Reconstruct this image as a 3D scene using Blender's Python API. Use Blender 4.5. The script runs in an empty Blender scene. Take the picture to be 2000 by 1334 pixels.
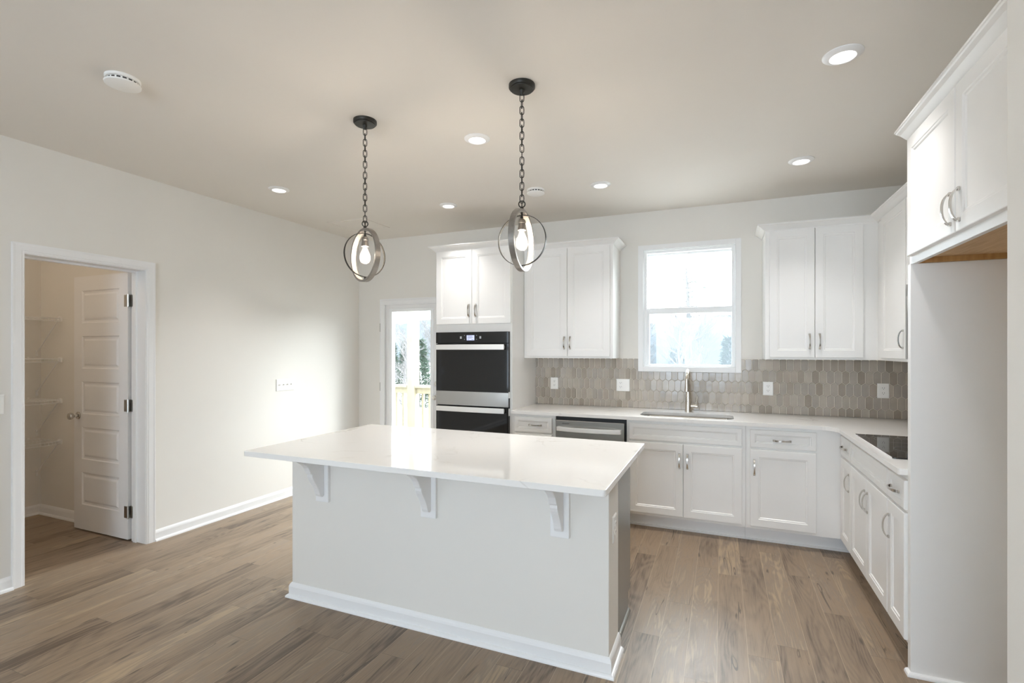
import bpy, bmesh, math, random
from mathutils import Vector, Matrix
PI = math.pi
S = bpy.context.scene
COL = S.collection

# ------------------------------------------------------------------ camera, world, light, exposure
cd = bpy.data.cameras.new('camera')
cam = bpy.data.objects.new('camera', cd); COL.objects.link(cam)
cam.location = (3.0234, -4.7168, 1.4532)
cam.rotation_euler = (PI / 2, 0, 0.391)
cd.sensor_width = 36.0
cd.lens = 965.136 / 2000 * 36.0
cd.shift_x = -11.58 / 2000
cd.shift_y = 16.99 / 2000
cd.clip_start = 0.05; cd.clip_end = 400
S.camera = cam

W = bpy.data.worlds.new('overcast_sky'); S.world = W; W.use_nodes = True
bg = W.node_tree.nodes['Background']
bg.inputs[0].default_value = (0.73, 0.865, 1.0, 1); bg.inputs[1].default_value = 5.5

def area(name, loc, rot, sx, sy, power, colr):
    l = bpy.data.lights.new(name, 'AREA'); l.shape = 'RECTANGLE'; l.size = sx; l.size_y = sy
    l.energy = power; l.color = colr
    o = bpy.data.objects.new(name, l); COL.objects.link(o); o.location = loc; o.rotation_euler = rot
    return o
DAY = (0.68, 0.83, 1.0)
# daylight coming in through the big window of the wall behind the camera
area('rear_daylight', (2.4, -8.9, 1.5), (PI / 2, 0, 0), 2.0, 1.6, 52, DAY)
# veiled sun behind thin cloud on the far side of the house: a wide soft source through the sink window and the glazed door
sl = bpy.data.lights.new('veiled_sun', 'SUN'); sl.energy = 24; sl.angle = math.radians(75); sl.color = (0.95, 0.98, 1.0)
so = bpy.data.objects.new('veiled_sun', sl); COL.objects.link(so)
so.rotation_euler = Vector((0.42, 1.0, 0.50)).to_track_quat('Z', 'Y').to_euler()

S.view_settings.view_transform = 'Standard'; S.view_settings.look = 'None'
S.view_settings.gamma = 1.0; S.view_settings.use_curve_mapping = False
S.view_settings.exposure = 0.56
S.cycles.use_denoising = True
S.cycles.max_bounces = 14; S.cycles.diffuse_bounces = 8; S.cycles.glossy_bounces = 6
S.cycles.transparent_max_bounces = 16
S.cycles.sample_clamp_indirect = 8.0
S.cycles.caustics_reflective = False; S.cycles.caustics_refractive = False

# ------------------------------------------------------------------ materials
def new_mat(name):
    m = bpy.data.materials.new(name); m.use_nodes = True
    nt = m.node_tree
    return m, nt, nt.nodes['Principled BSDF']
def srgb(r, g, b):
    f = lambda c: (c / 255 / 12.92) if c / 255 <= 0.04045 else ((c / 255 + 0.055) / 1.055) ** 2.4
    return (f(r), f(g), f(b), 1)
def simple(name, colr, rough=0.5, metal=0.0, var=0.03, scale=6.0, bump=0.0, bscale=300.0, coat=0.0):
    """principled paint / plastic / metal with a faint procedural unevenness"""
    m, nt, p = new_mat(name); n = nt.nodes; l = nt.links
    tc = n.new('ShaderNodeTexCoord'); nz = n.new('ShaderNodeTexNoise')
    nz.inputs['Scale'].default_value = scale; nz.inputs['Detail'].default_value = 3
    l.new(tc.outputs['Object'], nz.inputs['Vector'])
    r = n.new('ShaderNodeValToRGB'); e = r.color_ramp.elements
    e[0].position = 0.3; e[1].position = 0.7
    e[0].color = (*[c * (1 - var) for c in colr[:3]], 1); e[1].color = (*[min(1, c * (1 + var)) for c in colr[:3]], 1)
    l.new(nz.outputs['Fac'], r.inputs[0]); l.new(r.outputs[0], p.inputs['Base Color'])
    p.inputs['Roughness'].default_value = rough; p.inputs['Metallic'].default_value = metal
    if coat: p.inputs['Coat Weight'].default_value = coat
    if bump:
        b2 = n.new('ShaderNodeTexNoise'); b2.inputs['Scale'].default_value = bscale
        l.new(tc.outputs['Object'], b2.inputs['Vector'])
        bp = n.new('ShaderNodeBump'); bp.inputs['Strength'].default_value = bump; bp.inputs['Distance'].default_value = 0.002
        l.new(b2.outputs['Fac'], bp.inputs['Height']); l.new(bp.outputs[0], p.inputs['Normal'])
    return m
def emit(name, colr, strength):
    m = bpy.data.materials.new(name); m.use_nodes = True; nt = m.node_tree
    nt.nodes.remove(nt.nodes['Principled BSDF'])
    e = nt.nodes.new('ShaderNodeEmission'); e.inputs[0].default_value = (*colr, 1); e.inputs[1].default_value = strength
    nt.links.new(e.outputs[0], nt.nodes['Material Output'].inputs[0]); return m
def pane(name, tint=(1, 1, 1), refl=0.9, veil=0.0):
    """thin window glass: mostly transparent, fresnel reflection"""
    m = bpy.data.materials.new(name); m.use_nodes = True; nt = m.node_tree; n = nt.nodes; l = nt.links
    n.remove(n['Principled BSDF'])
    t = n.new('ShaderNodeBsdfTransparent'); t.inputs[0].default_value = (*tint, 1)
    g = n.new('ShaderNodeBsdfGlossy'); g.inputs['Roughness'].default_value = 0.01
    fr = n.new('ShaderNodeFresnel'); fr.inputs[0].default_value = 1.45
    mu = n.new('ShaderNodeMath'); mu.operation = 'MULTIPLY'; mu.inputs[1].default_value = refl
    mx = n.new('ShaderNodeMixShader')
    l.new(fr.outputs[0], mu.inputs[0]); l.new(mu.outputs[0], mx.inputs[0]); l.new(t.outputs[0], mx.inputs[1]); l.new(g.outputs[0], mx.inputs[2])
    l.new(mx.outputs[0], n['Material Output'].inputs[0]); return m
def screen_mat(name, amount):
    """fine insect mesh: threads scatter light, holes let it through"""
    m = bpy.data.materials.new(name); m.use_nodes = True; nt = m.node_tree; n = nt.nodes; l = nt.links
    n.remove(n['Principled BSDF'])
    t = n.new('ShaderNodeBsdfTransparent'); d = n.new('ShaderNodeBsdfTranslucent'); d.inputs[0].default_value = (0.045, 0.05, 0.055, 1)
    mx = n.new('ShaderNodeMixShader'); mx.inputs[0].default_value = amount
    l.new(t.outputs[0], mx.inputs[1]); l.new(d.outputs[0], mx.inputs[2]); l.new(mx.outputs[0], n['Material Output'].inputs[0]); return m

def bulb_mat():
    """clear bulb glass with a slight translucency added to imitate bloom"""
    m = bpy.data.materials.new('bulb_glass'); m.use_nodes = True; nt = m.node_tree; n = nt.nodes; l = nt.links
    n.remove(n['Principled BSDF'])
    t = n.new('ShaderNodeBsdfTransparent'); d = n.new('ShaderNodeBsdfTranslucent'); d.inputs[0].default_value = (0.95, 0.93, 0.9, 1)
    mx = n.new('ShaderNodeMixShader'); mx.inputs[0].default_value = 0.05  # translucent share imitates the bloom of a lit bulb
    g = n.new('ShaderNodeBsdfGlossy'); g.inputs['Roughness'].default_value = 0.05
    lw = n.new('ShaderNodeLayerWeight'); lw.inputs[0].default_value = 0.15; mu = n.new('ShaderNodeMath'); mu.operation = 'MULTIPLY'; mu.inputs[1].default_value = 0.35
    m2 = n.new('ShaderNodeMixShader'); l.new(lw.outputs['Fresnel'], mu.inputs[0]); l.new(mu.outputs[0], m2.inputs[0])
    l.new(t.outputs[0], mx.inputs[1]); l.new(d.outputs[0], mx.inputs[2]); l.new(mx.outputs[0], m2.inputs[1]); l.new(g.outputs[0], m2.inputs[2])
    l.new(m2.outputs[0], n['Material Output'].inputs[0]); return m

def floor_mat():
    m, nt, p = new_mat('oak_plank_floor'); n = nt.nodes; l = nt.links
    PW, PL, X0 = 0.1355, 1.22, 2.461
    def math_(op, a, b=None, c=None):
        x = n.new('ShaderNodeMath'); x.operation = op
        for i, v in enumerate((a, b, c)):
            if v is None: continue
            if isinstance(v, (int, float)): x.inputs[i].default_value = v
            else: l.new(v, x.inputs[i])
        return x.outputs[0]
    tc = n.new('ShaderNodeTexCoord'); sp = n.new('ShaderNodeSeparateXYZ'); l.new(tc.outputs['Object'], sp.inputs[0])
    u = math_('DIVIDE', math_('SUBTRACT', sp.outputs[0], X0), PW)
    colm = math_('FLOOR', u); fx = math_('FRACT', u)
    wn = n.new('ShaderNodeTexWhiteNoise'); wn.noise_dimensions = '1D'; l.new(colm, wn.inputs['W'])
    v = math_('ADD', math_('DIVIDE', sp.outputs[1], PL), math_('MULTIPLY', wn.outputs['Value'], 5.0))
    row = math_('FLOOR', v); fy = math_('FRACT', v)
    cmb = n.new('ShaderNodeCombineXYZ'); l.new(colm, cmb.inputs[0]); l.new(row, cmb.inputs[1])
    pid = n.new('ShaderNodeTexWhiteNoise'); pid.noise_dimensions = '2D'; l.new(cmb.outputs[0], pid.inputs['Vector'])
    # grain coordinates: squeezed across the plank, shifted per plank
    gx = math_('ADD', math_('MULTIPLY', sp.outputs[0], 1.0), math_('MULTIPLY', pid.outputs['Value'], 37.0))
    g = n.new('ShaderNodeCombineXYZ'); l.new(gx, g.inputs[0]); l.new(sp.outputs[1], g.inputs[1]); l.new(math_('MULTIPLY', pid.outputs['Value'], 91.0), g.inputs[2])
    def noise(scale3, sc=1.0, det=4, dist=0.0, rough=0.55):
        mp = n.new('ShaderNodeMapping'); mp.inputs['Scale'].default_value = scale3; l.new(g.outputs[0], mp.inputs[0])
        z = n.new('ShaderNodeTexNoise'); z.inputs['Scale'].default_value = sc; z.inputs['Detail'].default_value = det
        z.inputs['Distortion'].default_value = dist; z.inputs['Roughness'].default_value = rough
        l.new(mp.outputs[0], z.inputs[0]); return z.outputs['Fac']
    broad = noise((7, 1.1, 1), 1, 3, 0.4)
    streak = noise((55, 2.2, 1), 1, 5, 0.2, 0.65)
    fine = noise((240, 9, 1), 1, 3)
    ctr = noise((5.5, 0.8, 1), 1, 1, 0.15)
    rings = math_('SINE', math_('MULTIPLY', ctr, 150.0))
    rings = math_('MULTIPLY', rings, 0.5)
    # base tone per plank
    rp = n.new('ShaderNodeValToRGB'); e = rp.color_ramp.elements
    e[0].position = 0.0; e[0].color = srgb(97, 81, 66); e[1].position = 1.0; e[1].color = srgb(168, 146, 119)
    for pos, c in ((0.3, (133, 115, 97)), (0.6, (150, 129, 107)), (0.8, (139, 123, 107))):
        k = e.new(pos); k.color = srgb(*c)
    tone = math_('ADD', math_('MULTIPLY', pid.outputs['Value'], 0.62), math_('MULTIPLY', math_('SUBTRACT', broad, 0.5), 1.45))
    tone = math_('ADD', tone, math_('MULTIPLY', math_('SUBTRACT', streak, 0.5), 0.85))
    tone = math_('ADD', tone, math_('MULTIPLY', math_('SUBTRACT', fine, 0.5), 0.55))
    tone = math_('ADD', tone, math_('MULTIPLY', rings, 0.17))
    tone = math_('ADD', tone, 0.20)
    l.new(tone, rp.inputs[0])
    # dark smudges and knots
    sm = noise((9, 2.6, 1), 1, 5, 0.8, 0.6)
    r2 = n.new('ShaderNodeValToRGB'); r2.color_ramp.elements[0].position = 0.57; r2.color_ramp.elements[1].position = 0.74
    l.new(sm, r2.inputs[0])
    mpv = n.new('ShaderNodeMapping'); mpv.inputs['Scale'].default_value = (8.0, 1.7, 1); l.new(g.outputs[0], mpv.inputs[0])
    dn = n.new('ShaderNodeTexNoise'); dn.inputs['Scale'].default_value = 5; l.new(mpv.outputs[0], dn.inputs[0])
    va = n.new('ShaderNodeVectorMath'); va.operation = 'ADD'; 
    vs = n.new('ShaderNodeVectorMath'); vs.operation = 'SCALE'; vs.inputs['Scale'].default_value = 0.16
    l.new(dn.outputs['Color'], vs.inputs[0]); l.new(mpv.outputs[0], va.inputs[0]); l.new(vs.outputs[0], va.inputs[1])
    vo = n.new('ShaderNodeTexVoronoi'); vo.voronoi_dimensions = '2D'; vo.inputs['Scale'].default_value = 0.8; l.new(va.outputs[0], vo.inputs['Vector'])
    r3 = n.new('ShaderNodeValToRGB'); r3.color_ramp.elements[0].position = 0.02; r3.color_ramp.elements[0].color = (1, 1, 1, 1)
    r3.color_ramp.elements[1].position = 0.065; r3.color_ramp.elements[1].color = (0, 0, 0, 1); l.new(vo.outputs['Distance'], r3.inputs[0])
    cr = math_('LESS_THAN', math_('ABSOLUTE', math_('SUBTRACT', noise((13, 0.9, 1), 1, 2, 0.6), 0.5)), 0.0065)
    cm = n.new('ShaderNodeMapRange'); cm.inputs['From Min'].default_value = 0.56; cm.inputs['From Max'].default_value = 0.62
    l.new(noise((6, 1.4, 2), 1, 2), cm.inputs[0]); crack = math_('MULTIPLY', math_('MULTIPLY', cr, cm.outputs[0]), 0.75)
    dark = math_('MAXIMUM', crack, math_('MAXIMUM', math_('MULTIPLY', r2.outputs[0], 0.45), math_('MULTIPLY', math_('MULTIPLY', r3.outputs[0], math_('GREATER_THAN', vo.outputs['Color'], 0.5)), 0.85)))
    mx = n.new('ShaderNodeMix'); mx.data_type = 'RGBA'; l.new(dark, mx.inputs[0]); l.new(rp.outputs[0], mx.inputs[6]); mx.inputs[7].default_value = srgb(78, 66, 56)
    # plank edges: light caught by bevels painted as a pale line, faint butt joints
    ex = math_('MINIMUM', fx, math_('SUBTRACT', 1.0, fx))
    ey = math_('MINIMUM', fy, math_('SUBTRACT', 1.0, fy))
    lx = math_('LESS_THAN', ex, 0.0115); ly = math_('LESS_THAN', ey, 0.0010)
    side = math_('MULTIPLY', lx, math_('LESS_THAN', fx, 0.5))
    mx2 = n.new('ShaderNodeMix'); mx2.data_type = 'RGBA'; l.new(math_('MULTIPLY', side, 0.95), mx2.inputs[0]); l.new(mx.outputs[2], mx2.inputs[6]); mx2.inputs[7].default_value = srgb(188, 166, 138)
    mx3 = n.new('ShaderNodeMix'); mx3.data_type = 'RGBA'; l.new(math_('MULTIPLY', ly, 0.5), mx3.inputs[0]); l.new(mx2.outputs[2], mx3.inputs[6]); mx3.inputs[7].default_value = srgb(86, 74, 62)
    l.new(mx3.outputs[2], p.inputs['Base Color'])
    p.inputs['Roughness'].default_value = 0.42
    hgt = math_('SUBTRACT', math_('MULTIPLY', streak, 0.25), math_('MAXIMUM', lx, ly))
    bp = n.new('ShaderNodeBump'); bp.inputs['Strength'].default_value = 0.25; bp.inputs['Distance'].default_value = 0.002
    l.new(hgt, bp.inputs['Height']); l.new(bp.outputs[0], p.inputs['Normal'])
    return m

def quartz_mat():
    m, nt, p = new_mat('white_quartz'); n = nt.nodes; l = nt.links
    tc = n.new('ShaderNodeTexCoord')
    nz = n.new('ShaderNodeTexNoise'); nz.inputs['Scale'].default_value = 1.7; nz.inputs['Detail'].default_value = 6; nz.inputs['Distortion'].default_value = 1.3
    l.new(tc.outputs['Object'], nz.inputs[0])
    r = n.new('ShaderNodeValToRGB'); e = r.color_ramp.elements
    base = srgb(240, 238, 235)
    e[0].position = 0.0; e[0].color = base; e[1].position = 1.0; e[1].color = base
    for pos, c in ((0.487, base), (0.5, srgb(214, 209, 203)), (0.513, base)):
        k = e.new(pos); k.color = c
    l.new(nz.outputs['Fac'], r.inputs[0])
    # veins fade in and out
    n2 = n.new('ShaderNodeTexNoise'); n2.inputs['Scale'].default_value = 2.3; l.new(tc.outputs['Object'], n2.inputs[0])
    r2 = n.new('ShaderNodeValToRGB'); r2.color_ramp.elements[0].position = 0.5; r2.color_ramp.elements[1].position = 0.66; l.new(n2.outputs['Fac'], r2.inputs[0])
    mx = n.new('ShaderNodeMix'); mx.data_type = 'RGBA'; l.new(r2.outputs[0], mx.inputs[0]); mx.inputs[6].default_value = base; l.new(r.outputs[0], mx.inputs[7])
    l.new(mx.outputs[2], p.inputs['Base Color']); p.inputs['Roughness'].default_value = 0.07
    return m

def brushed(name, colr, rough, axis):
    m, nt, p = new_mat(name); n = nt.nodes; l = nt.links
    tc = n.new('ShaderNodeTexCoord'); mp = n.new('ShaderNodeMapping'); mp.inputs['Scale'].default_value = (2, 2, 300) if axis == 'x' else (300, 300, 2)
    nz = n.new('ShaderNodeTexNoise'); nz.inputs['Scale'].default_value = 3
    l.new(tc.outputs['Object'], mp.inputs[0]); l.new(mp.outputs[0], nz.inputs[0])
    mr = n.new('ShaderNodeMapRange'); mr.inputs['To Min'].default_value = rough * 0.85; mr.inputs['To Max'].default_value = rough * 1.2
    l.new(nz.outputs['Fac'], mr.inputs[0]); l.new(mr.outputs[0], p.inputs['Roughness'])
    p.inputs['Base Color'].default_value = colr; p.inputs['Metallic'].default_value = 1.0
    return m

def tile_mat(i, colr):
    m, nt, p = new_mat('glazed_tile_%d' % i); n = nt.nodes; l = nt.links
    tc = n.new('ShaderNodeTexCoord'); nz = n.new('ShaderNodeTexNoise'); nz.inputs['Scale'].default_value = 14; nz.inputs['Detail'].default_value = 3
    l.new(tc.outputs['Object'], nz.inputs[0])
    r = n.new('ShaderNodeValToRGB'); e = r.color_ramp.elements
    e[0].position = 0.3; e[1].position = 0.75
    e[0].color = (*[c * 0.93 for c in colr[:3]], 1); e[1].color = (*[c * 1.06 for c in colr[:3]], 1)
    l.new(nz.outputs['Fac'], r.inputs[0]); l.new(r.outputs[0], p.inputs['Base Color'])
    b2 = n.new('ShaderNodeTexNoise'); b2.inputs['Scale'].default_value = 26; b2.inputs['Detail'].default_value = 1; l.new(tc.outputs['Object'], b2.inputs[0])
    bp = n.new('ShaderNodeBump'); bp.inputs['Strength'].default_value = 0.22; bp.inputs['Distance'].default_value = 0.003
    l.new(b2.outputs['Fac'], bp.inputs['Height']); l.new(bp.outputs[0], p.inputs['Normal'])
    p.inputs['Roughness'].default_value = 0.16
    return m

def wood_mat(name, c0, c1, scale=(3, 3, 40), rough=0.6):
    m, nt, p = new_mat(name); n = nt.nodes; l = nt.links
    tc = n.new('ShaderNodeTexCoord'); mp = n.new('ShaderNodeMapping'); mp.inputs['Scale'].default_value = scale
    nz = n.new('ShaderNodeTexNoise'); nz.inputs['Scale'].default_value = 2; nz.inputs['Detail'].default_value = 4; nz.inputs['Distortion'].default_value = 0.4
    l.new(tc.outputs['Object'], mp.inputs[0]); l.new(mp.outputs[0], nz.inputs[0])
    r = n.new('ShaderNodeValToRGB'); r.color_ramp.elements[0].position = 0.35; r.color_ramp.elements[1].position = 0.7
    r.color_ramp.elements[0].color = c0; r.color_ramp.elements[1].color = c1
    l.new(nz.outputs['Fac'], r.inputs[0]); l.new(r.outputs[0], p.inputs['Base Color']); p.inputs['Roughness'].default_value = rough
    return m

M = dict(
    wall=simple('wall_paint', srgb(232, 229, 223), 0.75, var=0.008, scale=1.5, bump=0.06),
    ceiling=simple('ceiling_paint', srgb(232, 227, 220), 0.9, var=0.008, scale=1.5, bump=0.08),
    trim=simple('white_trim_paint', srgb(240, 240, 240), 0.35, var=0.006),
    cab=simple('white_cabinet_paint', srgb(239, 238, 236), 0.33, var=0.006),
    doorp=simple('white_door_paint', srgb(236, 235, 234), 0.4, var=0.006),
    vinyl=simple('white_vinyl', srgb(243, 244, 244), 0.3, var=0.004),
    grey=simple('grey_cabinet_paint', srgb(138, 137, 132), 0.26, var=0.02),
    quartz=quartz_mat(), floor=floor_mat(),
    steel=brushed('brushed_stainless', (0.55, 0.54, 0.52, 1), 0.24, 'x'),
    steelbar=brushed('polished_stainless_bar', (0.95, 0.94, 0.92, 1), 0.55, 'x'),
    nickel=simple('satin_nickel', (0.62, 0.59, 0.55, 1), 0.22, 1.0, var=0.04),
    faucet=simple('brushed_nickel_faucet', (0.66, 0.61, 0.54, 1), 0.27, 1.0, var=0.03),
    chrome=simple('polished_chrome', (0.8, 0.79, 0.77, 1), 0.12, 1.0, var=0.02),
    hinge=simple('hinge_steel', (0.5, 0.49, 0.46, 1), 0.3, 1.0, var=0.05),
    bglass=simple('black_oven_glass', (0.012, 0.012, 0.012, 1), 0.04, var=0.1),
    black=simple('black_plastic', (0.012, 0.012, 0.012, 1), 0.45, var=0.1),
    plastic=simple('white_plastic', srgb(244, 243, 240), 0.3, var=0.004),
    slot=simple('dark_slot', (0.05, 0.045, 0.04, 1), 0.6, var=0.1),
    grout=simple('grout', srgb(236, 229, 216), 0.85, var=0.02, scale=60),
    bronze=simple('dark_bronze', (0.045, 0.042, 0.036, 1), 0.42, 0.6, var=0.12, scale=30),
    ring=simple('weathered_grey_metal', (0.27, 0.245, 0.22, 1), 0.38, 0.55, var=0.14, scale=35),
    pewter=simple('pewter_socket', (0.30, 0.28, 0.26, 1), 0.35, 0.8, var=0.1, scale=30),
    bulb=bulb_mat(),
    glass=pane('window_glass', (0.97, 0.985, 0.98), 0.55),
    screen=screen_mat('insect_screen_mesh', 0.20),
    filament=emit('glowing_filament', (1.0, 0.86, 0.66), 36),
    lens=emit('led_lens', (1.0, 0.97, 0.93), 4),
    globe=emit('added_pantry_glow', (1.0, 0.84, 0.68), 27),  # glow of the lamp added to brighten the pantry
    display=emit('lit_display', (0.55, 0.60, 0.95), 1.0),
    glyph=emit('lit_icons', (0.75, 0.78, 0.8), 0.35),
    rawwood=wood_mat('raw_plywood', srgb(196, 160, 116), srgb(214, 182, 140), (3, 30, 3)),
    edgewood=wood_mat('raw_wood_edge', srgb(172, 130, 78), srgb(193, 152, 98), (3, 30, 3)),
    deck=wood_mat('treated_pine', srgb(132, 124, 104), srgb(150, 142, 120), (4, 4, 1), 0.8),
    ground=simple('pale_gravel_ground', srgb(214, 210, 204), 0.95, var=0.08, scale=3),
    hill=simple('wooded_hillside', srgb(92, 96, 98), 0.95, var=0.25, scale=0.7),
    bark=simple('grey_bark', srgb(112, 108, 106), 0.9, var=0.15, scale=8),
    needles=simple('evergreen_needles', srgb(84, 100, 84), 0.8, var=0.25, scale=3),
    wire=simple('white_coated_wire', srgb(236, 236, 234), 0.35, var=0.01),
)
TILES = [tile_mat(i, srgb(*c)) for i, c in enumerate([(168, 158, 145), (181, 172, 160), (174, 166, 157), (161, 151, 138), (180, 171, 161), (185, 176, 164), (173, 165, 155), (177, 166, 154)])]

# ------------------------------------------------------------------ mesh helpers
class B:
    def __init__(s): s.bm = bmesh.new()
    def v(s, *p): return s.bm.verts.new(p)
    def face(s, vs, mi=0):
        try: f = s.bm.faces.new(vs)
        except ValueError: return None
        f.material_index = mi; return f
    def box(s, x0, x1, y0, y1, z0, z1, mi=0):
        if x0 > x1: x0, x1 = x1, x0
        if y0 > y1: y0, y1 = y1, y0
        if z0 > z1: z0, z1 = z1, z0
        p = [s.v(x, y, z) for z in (z0, z1) for x, y in ((x0, y0), (x1, y0), (x1, y1), (x0, y1))]
        for q in ((3, 2, 1, 0), (4, 5, 6, 7), (0, 1, 5, 4), (1, 2, 6, 5), (2, 3, 7, 6), (3, 0, 4, 7)): s.face([p[i] for i in q], mi)
        return s
    def prism(s, pts, h0, h1, f, mi=0):
        """pts: closed 2-D outline, f(a,b,h) -> xyz"""
        a = [s.v(*f(p[0], p[1], h0)) for p in pts]; b = [s.v(*f(p[0], p[1], h1)) for p in pts]
        s.face(a[::-1], mi); s.face(b, mi); n = len(pts)
        for i in range(n): s.face([a[i], a[(i + 1) % n], b[(i + 1) % n], b[i]], mi)
        return s
    def rings(s, rs, closed_ring=True, cap0=True, cap1=True, loop=False, mi=0):
        vr = [[s.v(*p) for p in r] for r in rs]; n = len(vr[0]); m = len(vr)
        for i in range(m if loop else m - 1):
            a, b = vr[i], vr[(i + 1) % m]
            for j in range(n if closed_ring else n - 1): s.face([a[j], a[(j + 1) % n], b[(j + 1) % n], b[j]], mi)
        if not loop:
            if cap0: s.face(vr[0][::-1], mi)
            if cap1: s.face(vr[-1], mi)
        return s
    def tube(s, path, r, n=8, loop=False, mi=0):
        P = [Vector(p) for p in path]; m = len(P); rs = []
        rad = r if isinstance(r, (list, tuple)) else [r] * m
        up = None
        for i in range(m):
            if loop: t = P[(i + 1) % m] - P[i - 1]
            else: t = P[min(i + 1, m - 1)] - P[max(i - 1, 0)]
            if t.length < 1e-9: t = Vector((0, 0, 1))
            t.normalize()
            if up is None:
                up = Vector((0, 0, 1)) if abs(t.z) < 0.9 else Vector((1, 0, 0))
            a = (up - t * up.dot(t))
            if a.length < 1e-6: a = t.orthogonal()
            a.normalize(); b = t.cross(a); up = a
            rs.append([P[i] + (a * math.cos(2 * PI * k / n) + b * math.sin(2 * PI * k / n)) * rad[i] for k in range(n)])
        return s.rings(rs, loop=loop, mi=mi)
    def lathe(s, prof, n=32, c=(0, 0, 0), axis='z', mi=0):
        """prof: list of (r, h)"""
        rs = []
        for r, h in prof:
            ring = []
            for k in range(n):
                a = 2 * PI * k / n; x, y = max(r, 1e-5) * math.cos(a), max(r, 1e-5) * math.sin(a)
                ring.append({'z': (c[0] + x, c[1] + y, c[2] + h), 'y': (c[0] + x, c[1] + h, c[2] + y), 'x': (c[0] + h, c[1] + x, c[2] + y)}[axis])
            rs.append(ring)
        return s.rings(rs, mi=mi)
    def sweep(s, path, prof, f, segs=None, mi=0, capped=True):
        """path: open 2-D polyline; prof: closed list (out, h), 'out' measured to the right of travel, mitred; f(a,b,h)->xyz"""
        P = [Vector(p) for p in path]; m = len(P); nr = []
        for i in range(m - 1):
            d = (P[i + 1] - P[i]).normalized(); nr.append(Vector((d.y, -d.x)))
        off = []
        for i in range(m):
            if i == 0: o = nr[0]
            elif i == m - 1: o = nr[-1]
            else:
                o = nr[i - 1] + nr[i]; o = o / (1 + nr[i - 1].dot(nr[i]))
            off.append(o)
        a, b = segs or (0, m - 1)
        rs = [[f(P[i].x + off[i].x * o, P[i].y + off[i].y * o, h) for o, h in prof] for i in range(a, b + 1)]
        return s.rings(rs, cap0=capped, cap1=capped, mi=mi)
    def loft_rects(s, x0, x1, z0, z1, prof, f, fill=True, mi=0):
        """nested rectangles (inset, depth) joined outwards to inwards"""
        rs = []
        for i, d in prof:
            rs.append([f(x0 + i, z0 + i, d), f(x1 - i, z0 + i, d), f(x1 - i, z1 - i, d), f(x0 + i, z1 - i, d)])
        return s.rings(rs, cap0=False, cap1=fill, mi=mi)
XYZ = lambda a, b, h: (a, b, h)
MAT = {}
def obj(name, b, mat, parent=None, bevel=0.0, smooth=False, segs=2, world=True):
    me = bpy.data.meshes.new(name)
    bmesh.ops.recalc_face_normals(b.bm, faces=b.bm.faces)
    rm = MAT.get(parent.name) if parent else None
    if rm is not None and world: b.bm.transform(rm.inverted())
    b.bm.to_mesh(me); b.bm.free()
    for m_ in (mat if isinstance(mat, (list, tuple)) else [mat]): me.materials.append(m_)
    o = bpy.data.objects.new(name, me); COL.objects.link(o)
    if parent: o.parent = parent
    if rm is not None: MAT[o.name] = rm
    if smooth:
        for p in me.polygons: p.use_smooth = True
        try: me.set_sharp_from_angle(angle=math.radians(40))
        except Exception: pass
    if bevel:
        md = o.modifiers.new('bevel', 'BEVEL'); md.width = bevel; md.segments = segs; md.limit_method = 'ANGLE'; md.angle_limit = math.radians(35)
        try: md.harden_normals = False
        except Exception: pass
    return o
def tag(o, label, cat, group=None):
    o['label'] = label; o['category'] = cat
    if group: o['group'] = group
    return o
def thing(name, label, cat, loc=(0, 0, 0), rz=0.0, group=None):
    o = bpy.data.objects.new(name, None); COL.objects.link(o); o.empty_display_size = 0.1
    o.location = loc; o.rotation_euler = (0, 0, rz)
    MAT[o.name] = Matrix.Translation(loc) @ Matrix.Rotation(rz, 4, 'Z')
    return tag(o, label, cat, group)
def struct(name, b, mat, parent=None, **k):
    o = obj(name, b, mat, parent, **k)
    if parent is None: o['kind'] = 'structure'
    return o
def dup(root, loc=None, rz=None, label=None):
    r = root.copy(); COL.objects.link(r)
    if loc is not None: r.location = loc
    if rz is not None: r.rotation_euler = (0, 0, rz)
    if label: r['label'] = label
    def rec(src, dst):
        for ch in list(src.children):
            c = ch.copy(); COL.objects.link(c); c.parent = dst; rec(ch, c)
    rec(root, r); return r

# ------------------------------------------------------------------ dimensions
H = 2.743; XL = -0.967; XLB = -1.132; XR = 4.418; YR = -9.0
PX = -2.593; PY = -2.262                     # pantry back wall and side wall
CT0, CT1 = 0.885, 0.913                      # worktop underside, top

# ------------------------------------------------------------------ room shell
struct('floor', B().box(-2.75, 5.55, YR - 0.15, 0.15, -0.12, 0), M['floor'])
struct('ceiling', B().box(-2.75, 5.55, YR - 0.15, 0.15, H, H + 0.12), M['ceiling'])
# left wall with the pantry opening
OY0, OY1, OZ = -3.057, -2.355, 2.055
b = B(); b.box(XLB, XL, OY1, 0.15, 0, H); b.box(XLB, XL, YR, -7.5, 0, H); b.box(XLB, XL, -5.7, OY0, 0, H); b.box(XLB, XL, -7.5, -5.7, 0, 0.6); b.box(XLB, XL, -7.5, -5.7, 2.4, H); b.box(XLB, XL, OY0, OY1, OZ, H)
struct('wall_left', b, M['wall'])
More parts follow.
